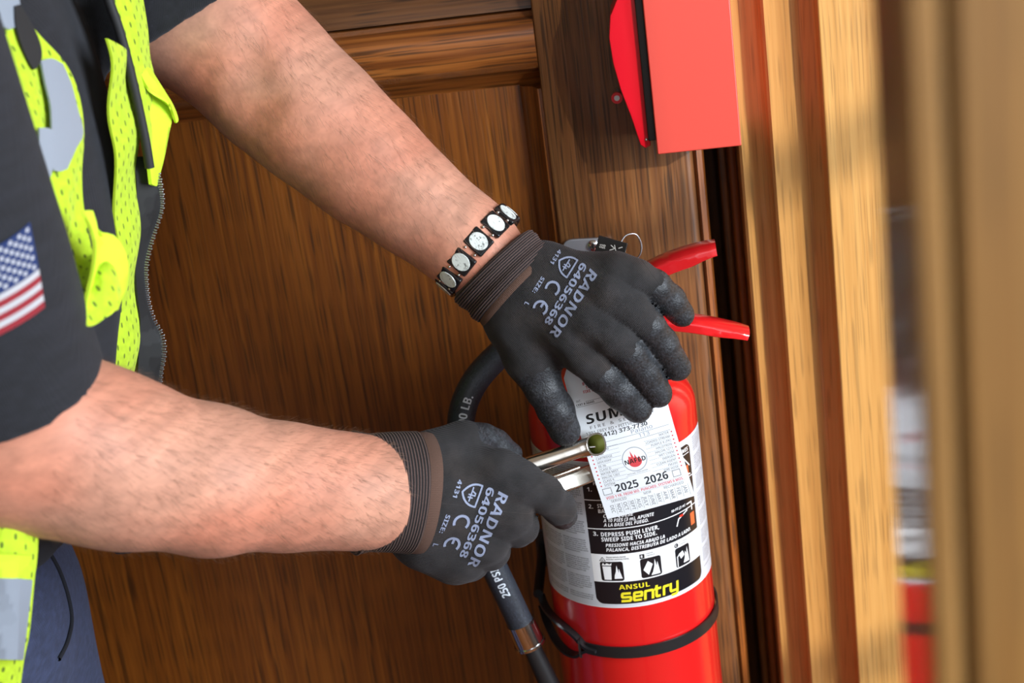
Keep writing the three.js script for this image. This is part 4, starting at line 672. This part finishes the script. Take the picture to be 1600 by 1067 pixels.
// ---------- hi-vis vest ----------
const limeMap = dataTex(1024, 1024, (u, v) => { const gx = u / 0.0072, gy = v / 0.0105 + (Math.floor(gx) % 2) * 0.5, fx = gx - Math.floor(gx) - 0.5, fy = gy - Math.floor(gy) - 0.5, hole = (fx * 0.0072 / 0.0009) ** 2 + (fy * 0.0105 / 0.0019) ** 2 < 1, k = 0.93 + 0.12 * (fbm(u * 300, v * 300, 7, 2) - 0.5); return hole ? [96, 120, 20] : [203 * k, 236 * k, 38 * k]; }, 0.1152, 0.168, true, THREE.RepeatWrapping);
M.lime = phys({ map: limeMap, roughness: 0.85, bumpMap: clothBump, bumpScale: 0.0002, side: THREE.DoubleSide, transmission: 0.12, thickness: 0 });
M.limePlain = phys({ color: lin(0.60, 0.84, 0.030), roughness: 0.8, bumpMap: clothBump, bumpScale: 0.0002, side: THREE.DoubleSide });
M.reflective = phys({ color: lin(0.28, 0.32, 0.38), roughness: 0.45, metalness: 0.15, bumpMap: clothBump, bumpScale: 0.0001 });
M.binding = phys({ color: lin(0.011, 0.011, 0.012), roughness: 0.7 });
const vest = group('vest', person); vest.userData.label = 'bright lime hi-vis vest hanging open, with grey reflective tape';
const over = (px, py, off) => onField(shirtField, px, py, off) ?? at(px, py, 0.3);
const Z = (rows) => rows.map((r) => r.map(([x, y, z]) => at(x, y, z)));
const onB = (rows, off) => rows.map((r) => r.map(([x, y]) => { const p = onField(torso, x, y, off); return p ?? at(x, y, 0.36); }));
{
  // back and side of the vest, wrapped round the trunk
  const hipsF = ellipsoid(V(-0.408, 0.985, 0.285), V(0.112, 0.17, 0.172)), bf = (p) => smin(torso(p), hipsF(p), 0.05) - 0.0155 + (n3(p, 16, 63) - 0.5) * 0.008, bg = frameUV(meshField(bf, V(-0.56, 0.88, 0.06), V(-0.16, 1.52, 0.53), 0.0085), V(0, 0, 0), V(0.3, 0, 0.95), V(0, 1, 0)), bp = bg.attributes.position;
  const yT = at(-40, 904, 0.4495).y, yB = at(-40, 1029, 0.4495).y, part = (a, b) => pick(bg, (i) => (bp.getX(i) < (bp.getZ(i) < 0.28 ? -0.40 : -0.285) && bp.getY(i) > a && bp.getY(i) <= b && bp.getY(i) < 1.44 ? 1 : 0), false);
  obj('back_panel', Pn(part(yT, 2)), M.lime, vest); obj('reflective_tape', Pn(part(yB, yT)), M.reflective, vest); obj('hem_band', Pn(part(0.905, yB)), M.limePlain, vest);
  // near front panel, from the shoulder down along the arm, curling out at its lower end
  const rows = [[[-70, -60], [-30, -60], [-2, -60]], [[-60, 0], [-15, 0], [26, 0]], [[-40, 60], [20, 55], [60, 50]], [[-15, 120], [45, 110], [97, 100]], [[15, 180], [70, 165], [117, 150]], [[35, 230], [85, 220], [131, 210]], [[45, 290], [90, 285], [131, 275]], [[55, 350], [95, 345], [131, 335]], [[70, 420], [105, 415], [140, 400]]];
  const g0 = onB(rows, 0.010);
  const last = [[[95, 470, 0.405], [135, 455, 0.392], [178, 420, 0.372]], [[125, 515, 0.41], [160, 500, 0.398], [192, 455, 0.372]]].map((r) => r.map(([x, y, z]) => at(x, y, z)));
  obj('front_panel', Pn(sheet([...g0, ...last], 8, 6, 0.0018, (u, v) => 0.0022 * Math.sin(u * 9 + v * 14))), M.lime, vest);
  const tape = (r, off, name, mat) => obj(name, Pn(sheet(onB(r, off), 8, 6, 0.0012)), mat, vest);
  tape([[[-60, -40], [-20, -40], [6, -40]], [[-45, 0], [-8, 0], [28, -4]], [[-15, 30], [8, 36], [30, 22]], [[4, 42], [14, 46], [24, 42]]], 0.0135, 'reflective_tape', M.reflective);
  tape([[[22, 10], [30, 8], [34, 12]], [[24, 40], [40, 36], [50, 40]], [[34, 74], [50, 68], [63, 72]], [[46, 100], [55, 96], [64, 92]], [[52, 109], [55, 108], [58, 104]]], 0.0145, 'black_patch', M.binding);
  tape([[[63, 95], [80, 92], [97, 100]], [[70, 130], [95, 122], [110, 130]], [[78, 165], [98, 160], [119, 165]], [[80, 205], [100, 202], [129, 208]], [[82, 235], [100, 240], [118, 232]], [[82, 266], [92, 268], [104, 264]]], 0.0140, 'reflective_tape', M.reflective);
  tape([[[60, 200], [72, 200], [84, 204]], [[61, 245], [72, 246], [84, 250]], [[66, 300], [70, 292], [74, 290]]], 0.0175, 'reflective_tape', M.reflective);
  // curled lower flap
  const fl = Z([[[128, 330, 0.372], [140, 334, 0.366], [146, 358, 0.362]], [[138, 372, 0.378], [158, 366, 0.362], [176, 378, 0.352]], [[140, 420, 0.388], [164, 408, 0.368], [192, 412, 0.350]], [[138, 470, 0.398], [164, 456, 0.378], [196, 456, 0.354]], [[140, 510, 0.404], [160, 494, 0.388], [190, 484, 0.362]]]);
  obj('turned_flap', Pn(sheet(fl, 8, 6, 0.0022, (u, v) => 0.003 * Math.sin(u * 6 + v * 5))), M.limePlain, vest);
  // lower end of the near panel over the hip
  const low = Z([[[-120, 770, 0.425], [-40, 775, 0.430], [20, 780, 0.425], [58, 790, 0.412]], [[-120, 850, 0.435], [-40, 855, 0.440], [20, 858, 0.435], [57, 862, 0.420]], [[-120, 905, 0.44], [-40, 905, 0.446], [20, 906, 0.44], [52, 908, 0.426]], [[-120, 980, 0.44], [-40, 985, 0.446], [15, 988, 0.44], [44, 990, 0.426]], [[-130, 1025, 0.44], [-50, 1028, 0.446], [8, 1030, 0.44], [36, 1030, 0.426]], [[-140, 1100, 0.44], [-60, 1100, 0.446], [0, 1102, 0.44], [26, 1104, 0.426]]]);
  obj('hip_panel', Pn(sheet(low, 8, 8, 0.0018)), M.lime, vest);
  const row = (a, b) => Z([0, 0.33, 0.66, 1].map((f) => [[-120, a[0] + (b[0] - a[0]) * f, 0.4435], [-40, a[1] + (b[1] - a[1]) * f, 0.4495], [18, a[2] + (b[2] - a[2]) * f, 0.4435], [50 - f * 15, a[3] + (b[3] - a[3]) * f, 0.4295]]));
  obj('reflective_tape', Pn(sheet(row([902, 902, 903, 906], [1026, 1028, 1030, 1031]), 8, 6, 0.0012)), M.reflective, vest);
  obj('hem_band', Pn(sheet(row([862, 864, 866, 868], [902, 902, 903, 906]), 8, 4, 0.0012)), M.limePlain, vest);
  // far front panel hanging open, its pocket, inner face, black binding and zip
  const edge = [[160, -40], [170, 0], [184, 40], [198, 90], [209, 135], [219, 180], [228, 225], [234, 262]];
  const outer = edge.map(([x, y], i) => { const r = [[216, -40], [222, 0], [229, 45], [233, 90], [241, 125], [246, 175], [246, 225], [243, 270]][i]; return [[x, y, 0.235], [(x + r[0]) / 2 + 2, (y + r[1]) / 2, 0.222], [r[0], r[1], 0.195]]; });
  obj('front_panel', Pn(sheet(Z(outer), 6, 6, 0.0018)), M.lime, vest);
  obj('pocket', [sheet(Z([[[213, 108, 0.226], [228, 122, 0.214], [236, 140, 0.204]], [[214, 145, 0.228], [236, 158, 0.216], [262, 158, 0.204]], [[216, 160, 0.230], [240, 176, 0.220], [268, 176, 0.206]], [[222, 205, 0.232], [240, 210, 0.222], [263, 204, 0.208]], [[229, 245, 0.234], [240, 248, 0.226], [254, 248, 0.212]], [[235, 288, 0.234], [239, 290, 0.230], [243, 290, 0.220]]]), 6, 6, 0.0022), sheet(Z([[[215, 100, 0.222], [226, 104, 0.214], [234, 108, 0.206]], [[220, 118, 0.226], [240, 128, 0.220], [258, 146, 0.208]], [[232, 140, 0.226], [254, 154, 0.216], [270, 166, 0.206]], [[262, 160, 0.218], [270, 172, 0.212], [277, 188, 0.206]], [[266, 168, 0.216], [271, 182, 0.212], [274, 192, 0.208]]]), 6, 6, 0.0016), tube(Z([[[262, 172, 0.208], [261, 205, 0.209], [252, 248, 0.213], [243, 288, 0.220]]])[0], 0.0016, 8)].map(Pn), M.limePlain, vest, 'plain lime pocket with a gaping flap');
  const inner = [[[180, 60], [197, 92]], [[186, 120], [206, 140]], [[188, 190], [214, 195]], [[190, 250], [218, 255]], [[196, 330], [216, 335]], [[198, 400], [214, 410]], [[186, 470], [218, 480]], [[182, 540], [218, 545]], [[176, 600], [216, 606]], [[170, 650], [214, 660]]].map(([a, b]) => [[a[0] - 14, a[1], 0.27], [(a[0] + b[0]) / 2, (a[1] + b[1]) / 2, 0.245], [b[0], b[1], 0.222]]);
  obj('inner_face', Pn(sheet(Z(inner), 6, 6, 0.0016, (u, v) => 0.002 * Math.sin(v * 24 + u * 3))), M.lime, vest);
  obj('edge_binding', Pn(tube(edge.map(([x, y]) => at(x, y, 0.238)), 0.0031, 12)), M.binding, vest, 'black edge binding');
  const zr = [[230, 245], [243, 268], [249, 295], [250, 325], [241, 355], [232, 385], [226, 415], [226, 445], [230, 475], [238, 500], [251, 525], [254, 550], [249, 580], [246, 612], [243, 640]];
  const zl = [[197, 245], [210, 268], [213, 295], [212, 325], [212, 355], [209, 385], [210, 415], [212, 445], [215, 475], [218, 500], [217, 525], [216, 550], [215, 580], [214, 612], [213, 640]];
  const tapeG = sheet(Z(zr.map((r, i) => [[zl[i][0], zl[i][1], 0.230], [(zl[i][0] + r[0]) / 2, (zl[i][1] + r[1]) / 2, 0.224], [r[0], r[1], 0.216 + 0.004 * Math.sin(i * 1.3)]])), 6, 6, 0.0014);
  const zip = obj('zip_tape', Pn(tapeG), M.binding, vest, 'black zip tape');
  const ed = new THREE.CatmullRomCurve3(tapeG.userData.grid.map((r) => r[r.length - 1])), N = 105, teeth = [];
  for (let i = 0; i < N; i++) { const c = ed.getPointAt(i / N), t = ed.getTangentAt(i / N), b = new RoundedBoxGeometry(0.0031, 0.0011, 0.0024, 1, 0.0003); teeth.push(orient(b, c.addScaledVector(RIGHT, 0.0008 + (i % 2) * 0.0006), V(0.1, 0.25, 0.96), t)); }
  obj('zip_teeth', teeth.map(Pn), std({ color: lin(0.30, 0.30, 0.31), roughness: 0.3, metalness: 0.8 }), zip, 'small grey zip teeth').userData.kind = 'stuff';
  obj('belt_clip', [Pn(new RoundedBoxGeometry(0.014, 0.012, 0.012, 2, 0.003).translate(...at(194, 849, 0.26).toArray()))], M.blackPlastic, vest);
}
// ---------- bracelet ----------
{
  const c = at(746, 391, 0.1585), ax = at(800, 436, 0.166).sub(at(690, 340, 0.151)).normalize(), side = at(806, 345, 0.158).sub(at(684, 436, 0.158)); side.addScaledVector(ax, -side.dot(ax)).normalize(); const dep = ax.clone().cross(side); if (dep.z < 0) dep.negate();
  const br2 = group('bracelet', null, c); tag(br2, 'stretch bracelet of black tiles with white oval pictures on the far wrist', 'bracelet');
  const a = 0.0335, b = 0.0320, n = 12, tileG = new RoundedBoxGeometry(0.0142, 0.0165, 0.0042, 3, 0.0014), ovalG = new THREE.CylinderGeometry(0.0054, 0.0057, 0.0008, 32).rotateX(Math.PI / 2).scale(1, 1.22, 1), beadG = new THREE.SphereGeometry(0.0011, 12, 8);
  const tileM = phys({ color: lin(0.010, 0.010, 0.011), roughness: 0.16 });
  const ovM = [0, 1, 2].map((k) => phys({ roughness: 0.25, clearcoat: 0.6, map: dataTex(128, 128, (u, v) => { const x = fbm(u * 7 + k * 3, v * 7, 51 + k, 4), m = sstep(0.52, 0.72, x), r = Math.hypot((u - 0.5) * 1.5, v - 0.42), w = sstep(0.3, 0.5, fbm(u * 14, v * 14, 57 + k, 2)); const g = 226 - 120 * m * (r < 0.42 ? 1 : 0.35) * w; return [g * 0.97, g, g * 0.98]; }, 1, 1, true, THREE.ClampToEdgeWrapping) }));
  // oval uv from its own face
  { const p = ovalG.attributes.position, uv = ovalG.attributes.uv; for (let i = 0; i < p.count; i++) uv.setXY(i, 0.5 + p.getX(i) / 0.0116, 0.5 + p.getY(i) / 0.0142); }
  for (let i = 0; i < n; i++) {
    const th = (i + 0.28) / n * 2 * Math.PI, pos = side.clone().multiplyScalar(a * Math.cos(th)).addScaledVector(dep, b * Math.sin(th)), nn = side.clone().multiplyScalar(Math.cos(th) / a).addScaledVector(dep, Math.sin(th) / b).normalize();
    const t = obj('tile', tileG, tileM, br2); const x = ax.clone().cross(nn).normalize();
    t.matrixAutoUpdate = true; t.quaternion.setFromRotationMatrix(new THREE.Matrix4().makeBasis(x, nn.clone().cross(x), nn)); t.position.copy(pos);
    const o = obj('oval_picture', ovalG, ovM[i % 3], t); o.position.z = 0.0022;
    for (const s of [-1, 1]) { const bd = obj('steel_bead', beadG, M.chrome, t); bd.position.set(0.0086, s * 0.0042, 0.0006); }
  }
}
// ---------- inspection tag ----------
const tagTex = canvasTex(1072, 2016, (c, w, h) => {
  const X = (s) => s * w, Y = (t) => (1 - t) * h;
  c.fillStyle = '#f0f4f8'; c.fillRect(0, 0, w, h);
  const T = (s, x, y, size, col = '#1b1d24', al = 'left', wd = 0, f = 'bold') => { c.save(); c.translate(X(x), Y(y)); c.font = f + ' ' + size + 'px sans-serif'; c.fillStyle = col; c.textAlign = al; if (wd) c.scale(wd * w / c.measureText(s).width, 1); c.fillText(s, 0, 0); c.restore(); };
  const line = (x0, x1, y, wd = 3, col = '#5b6069') => { c.strokeStyle = col; c.lineWidth = wd; c.beginPath(); c.moveTo(X(x0), Y(y)); c.lineTo(X(x1), Y(y)); c.stroke(); };
  ['DO NOT', 'REMOVE', 'BY ORDER OF', 'THE STATE', 'FIRE MARSHAL'].forEach((s, i) => T(s, 0.30, 0.828 - i * 0.0205, 46 - (i > 1 ? 4 : 0), '#c4474d', 'center'));
  T('INT.', 0.06, 0.707, 34, '#555', 'left', 0, ''); line(0.16, 0.5, 0.703); T('CERT # A6445', 0.05, 0.687, 34, '#333'); line(0.05, 0.75, 0.681);
  c.strokeStyle = '#111'; c.lineWidth = 8; c.beginPath(); c.moveTo(X(0.36), Y(0.628)); c.lineTo(X(0.54), Y(0.655)); c.lineTo(X(0.66), Y(0.636)); c.stroke();
  c.save(); c.transform(1, 0, -0.12, 1, 140, 0); T('SUMMIT', 0.06, 0.577, 150, '#0d0e12', 'left', 0.80); c.restore();
  T('F I R E   &   S E C U R I T Y', 0.12, 0.546, 46, '#222', 'left', 0.72, ''); T('1391 FREY RD • PITTSBURGH', 0.06, 0.515, 50, '#333', 'left', 0.66, ''); T('(412) 373-7730', 0.215, 0.486, 66, '#15171c', 'left', 0.52);
  line(0.22, 0.95, 0.455, 4); line(0.24, 0.95, 0.424, 4);
  T('Palano', 0.53, 0.462, 66, '#8a909e', 'left', 0.25, ''); T('113', 0.60, 0.430, 58, '#8a909e', 'left', 0.13, '');
  const R = ['WATER', 'LOADED STREAM', 'PURPLE K (PK)', 'HALOTRON', 'HALON 1211', 'WET CHEM', 'INERGEN', 'CLEAN AGENT', 'FM200', 'FIRE HOSE'], Lf = ['CO2', 'DRY CHEM', 'FOAM', 'CARTRIDGE', 'AFFF/FFFP', 'FE-36', 'CLASS D', 'WATER MIST', 'HALON 1301', 'CLASS K', 'SYSTEM'];
  R.forEach((s, i) => { const t = 0.405 - i * 0.0232; T(s, 0.925, t, 38, '#333', 'right', 0, ''); line(0.64, 0.93, t - 0.005, 2); c.fillStyle = '#cf3b44'; c.beginPath(); c.arc(X(0.955), Y(t + 0.006), 9, 0, 7); c.fill(); });
  Lf.forEach((s, i) => { const t = 0.432 - i * 0.0232; T(s, 0.085, t, 38, '#333', 'left', 0, ''); line(0.08, 0.36, t - 0.005, 2); c.fillStyle = '#cf3b44'; c.beginPath(); c.arc(X(0.05), Y(t + 0.006), 9, 0, 7); c.fill(); });
  c.strokeStyle = '#9aa0a8'; c.lineWidth = 9; c.beginPath(); c.arc(X(0.49), Y(0.316), 142, 0, 7); c.stroke();
  c.fillStyle = '#dd4a4f'; c.beginPath(); const cx = X(0.49), cy = Y(0.312); c.moveTo(cx - 80, cy + 20); c.bezierCurveTo(cx - 70, cy + 110, cx + 70, cy + 110, cx + 80, cy + 20); c.lineTo(cx + 50, cy - 40); c.lineTo(cx + 40, cy + 0); c.lineTo(cx + 12, cy - 70); c.lineTo(cx, cy - 20); c.lineTo(cx - 30, cy - 120); c.lineTo(cx - 34, cy - 40); c.lineTo(cx - 62, cy - 60); c.closePath(); c.fill();
  c.save(); c.translate(cx - 130, cy + 34); c.font = 'bold 76px sans-serif'; c.fillStyle = '#111'; c.scale(262 / c.measureText('NAFED').width, 1); c.fillText('NAFED', 0, 0); c.restore();
  line(0.34, 0.62, 0.226, 2); T('NATIONAL ASSOCIATION', 0.48, 0.232, 22, '#666', 'center', 0, '');
  T('2025', 0.185, 0.150, 132, '#23262c', 'left', 0.27); T('2026', 0.52, 0.150, 132, '#23262c', 'left', 0.27);
  c.strokeStyle = '#555'; c.lineWidth = 6; c.strokeRect(X(0.05), Y(0.186), 100, 76); c.strokeRect(X(0.84), Y(0.186), 90, 76);
  T('VOID 1 YR. FROM MO. PUNCHED, SYSTEMS 6 MOS.', 0.06, 0.1185, 46, '#d04a55', 'left', 0.88); line(0.05, 0.95, 0.140, 2, '#888'); line(0.05, 0.95, 0.113, 2, '#888');
  T('SERVICED', 0.10, 0.094, 44, '#555', 'left', 0, ''); T('NEW', 0.47, 0.094, 44, '#555', 'left', 0, ''); T('RECHARGED', 0.70, 0.094, 44, '#555', 'left', 0, '');
  ['DEC', 'NOV', 'OCT', 'SEPT', 'AUG', 'JULY', 'JUNE', 'MAY', 'APR', 'MAR', 'FEB', 'JAN'].forEach((s, i) => { const x = 0.075 + i * 0.0755; c.save(); c.translate(X(x), Y(0.08)); c.rotate(Math.PI / 2); c.font = '58px sans-serif'; c.fillStyle = '#444'; c.fillText(s, 0, 0); c.restore(); c.strokeStyle = '#666'; c.lineWidth = 3; c.beginPath(); c.moveTo(X(x + 0.058), Y(0.085)); c.lineTo(X(x + 0.058), Y(0.015)); c.stroke(); });
});
{
  const BL = at(949, 811, 0.1605), TU = at(1085.5, 774.5, 0.158).sub(BL), TV = at(881, 597, 0.168).sub(BL).multiplyScalar(1.19), n = 14, m = 26, pos = [], uv = [], idx = [], P0 = at(955, 700, 0.166);
  const lerp = (a, b, f) => a + (b - a) * f, cham = (s, t) => { let x = s; const lim = t > 0.86 ? (t - 0.86) / 0.14 * 0.28 : 0; return lim + (1 - 2 * lim) * x; };
  for (const side of [0, 1]) for (let j = 0; j <= m; j++) for (let i = 0; i <= n; i++) {
    const t = j / m, s = cham(i / n, t), p = BL.clone().addScaledVector(TU, s).addScaledVector(TV, t).sub(P0); p.z += 0.0015 * Math.sin(Math.PI * s) + 0.002 * Math.sin(Math.PI * Math.min(1, t / 0.7)) - 0.010 * sstep(0.68, 1, t) - side * 0.0004;
    pos.push(p.x, p.y, p.z); uv.push(s, t);
  }
  const S = (n + 1) * (m + 1); for (let j = 0; j < m; j++) for (let i = 0; i < n; i++) { const a = j * (n + 1) + i, b = a + 1, c = a + n + 1, d = c + 1; idx.push(a, b, c, b, d, c, S + a, S + c, S + b, S + b, S + c, S + d); }
  const rim = []; for (let i = 0; i < n; i++) rim.push([i, i + 1]); for (let j = 0; j < m; j++) rim.push([j * (n + 1) + n, (j + 1) * (n + 1) + n]); for (let i = n; i > 0; i--) rim.push([m * (n + 1) + i, m * (n + 1) + i - 1]); for (let j = m; j > 0; j--) rim.push([j * (n + 1), (j - 1) * (n + 1)]);
  for (const [a, b] of rim) idx.push(a, S + a, b, b, S + a, S + b);
  let g = new THREE.BufferGeometry(); g.setAttribute('position', new THREE.Float32BufferAttribute(pos, 3)); g.setAttribute('uv', new THREE.Float32BufferAttribute(uv, 2)); g.setIndex(idx); g.computeVertexNormals(); g = toCreasedNormals(g, 0.6);
  const tg = tag(obj('inspection_tag', g, phys({ map: tagTex, roughness: 0.7, side: THREE.DoubleSide })), 'white paper inspection tag printed 2025 and 2026, in front of the extinguisher', 'tag'); tg.position.copy(P0);
}
// ---------- hole punch ----------
{
  const P0 = at(850, 750, 0.18), pu = group('hole_punch', null, P0); tag(pu, 'polished steel hand punch with channel-shaped jaws biting the tag', 'hole punch');
  const Q = (g) => g.translate(-P0.x, -P0.y, -P0.z), nickel = std({ color: lin(0.66, 0.62, 0.55), roughness: 0.2, metalness: 1 }), inside = std({ color: lin(0.12, 0.13, 0.02), roughness: 0.4, metalness: 0.5, side: THREE.DoubleSide });
  const view = V(0.02, 0.35, 0.93).normalize();
  // oval tube along points [px, py, z, half width, half depth]; slant leans the last ring so that its mouth shows
  const bar = (pts, slant, open, square) => {
    const C = pts.map(([x, y, z]) => at(x, y, z)), rings = [];
    pts.forEach(([, , , hw, hd], i) => {
      const t = C[Math.min(C.length - 1, i + 1)].clone().sub(C[Math.max(0, i - 1)]).normalize(), s = view.clone().cross(t).normalize(), d = t.clone().cross(s), r = [];
      for (let k = 0; k < 32; k++) { const a = k / 32 * 2 * Math.PI, e = square ? 0.45 : 0.8, cx = Math.sign(Math.cos(a)) * Math.abs(Math.cos(a)) ** e, sy = Math.sign(Math.sin(a)) * Math.abs(Math.sin(a)) ** e; r.push(C[i].clone().addScaledVector(s, cx * hw).addScaledVector(d, sy * hd).addScaledVector(t, i === pts.length - 1 ? -sy * slant * (d.dot(view) > 0 ? 1 : -1) : 0)); }
      rings.push(r);
    });
    return rings;
  };
  const up = bar([[742, 766, 0.206, 0.006, 0.005], [800, 737, 0.195, 0.0066, 0.0052], [840, 723, 0.1895, 0.0064, 0.0052], [880, 710, 0.1845, 0.0060, 0.0050], [904, 702, 0.1805, 0.0060, 0.0050], [920, 697, 0.1795, 0.0070, 0.0056], [932, 694, 0.1790, 0.0080, 0.0062]], 0.0066);
  const upper = obj('upper_jaw', Q(loft(up, { cap0: true })), nickel, pu);
  const last = up[up.length - 1], cen = last.reduce((s, p) => s.add(p), V(0, 0, 0)).multiplyScalar(1 / 32), prev = at(912, 701, 0.1795), inn = last.map((p) => p.clone().lerp(cen, 0.16)), deep = last.map((p) => p.clone().lerp(cen, 0.25).add(prev.clone().sub(cen).multiplyScalar(1.1)));
  obj('mouth_rim', Q(loft([last, inn])), nickel, upper);
  obj('mouth_lining', Q(loft([inn, inn.map((p) => p.clone().lerp(cen, 0.1).add(prev.clone().sub(cen).multiplyScalar(0.35))), deep], { cap1: true })), inside, upper, 'olive-tinted inside of the open jaw end');
  obj('punch_pin', Q(cylBetween(prev.clone().lerp(cen, 0.3), cen.clone().lerp(prev, 0.2).add(V(0.001, -0.001, 0.0006)), 0.0014, 0.0010, 14)), M.chrome, upper);
  const lo = bar([[758, 806, 0.198, 0.006, 0.005], [815, 778, 0.182, 0.0064, 0.0045], [860, 763, 0.169, 0.0066, 0.0045], [900, 748, 0.1585, 0.0066, 0.0040], [940, 733, 0.1545, 0.0060, 0.0030]], 0, false, true);
  obj('lower_jaw', Q(loft(lo, { cap0: true, cap1: true, crease: 0.7 })), nickel, pu);
  obj('ridge', Q(tube([at(830, 757, 0.186), at(870, 743, 0.179), at(905, 730, 0.1715)], 0.0016, 8)), nickel, pu);
  obj('pivot', Q(cylBetween(at(792, 762, 0.182), at(792, 762, 0.2), 0.006)), M.steel, pu);
}
renderer.render(scene, camera);
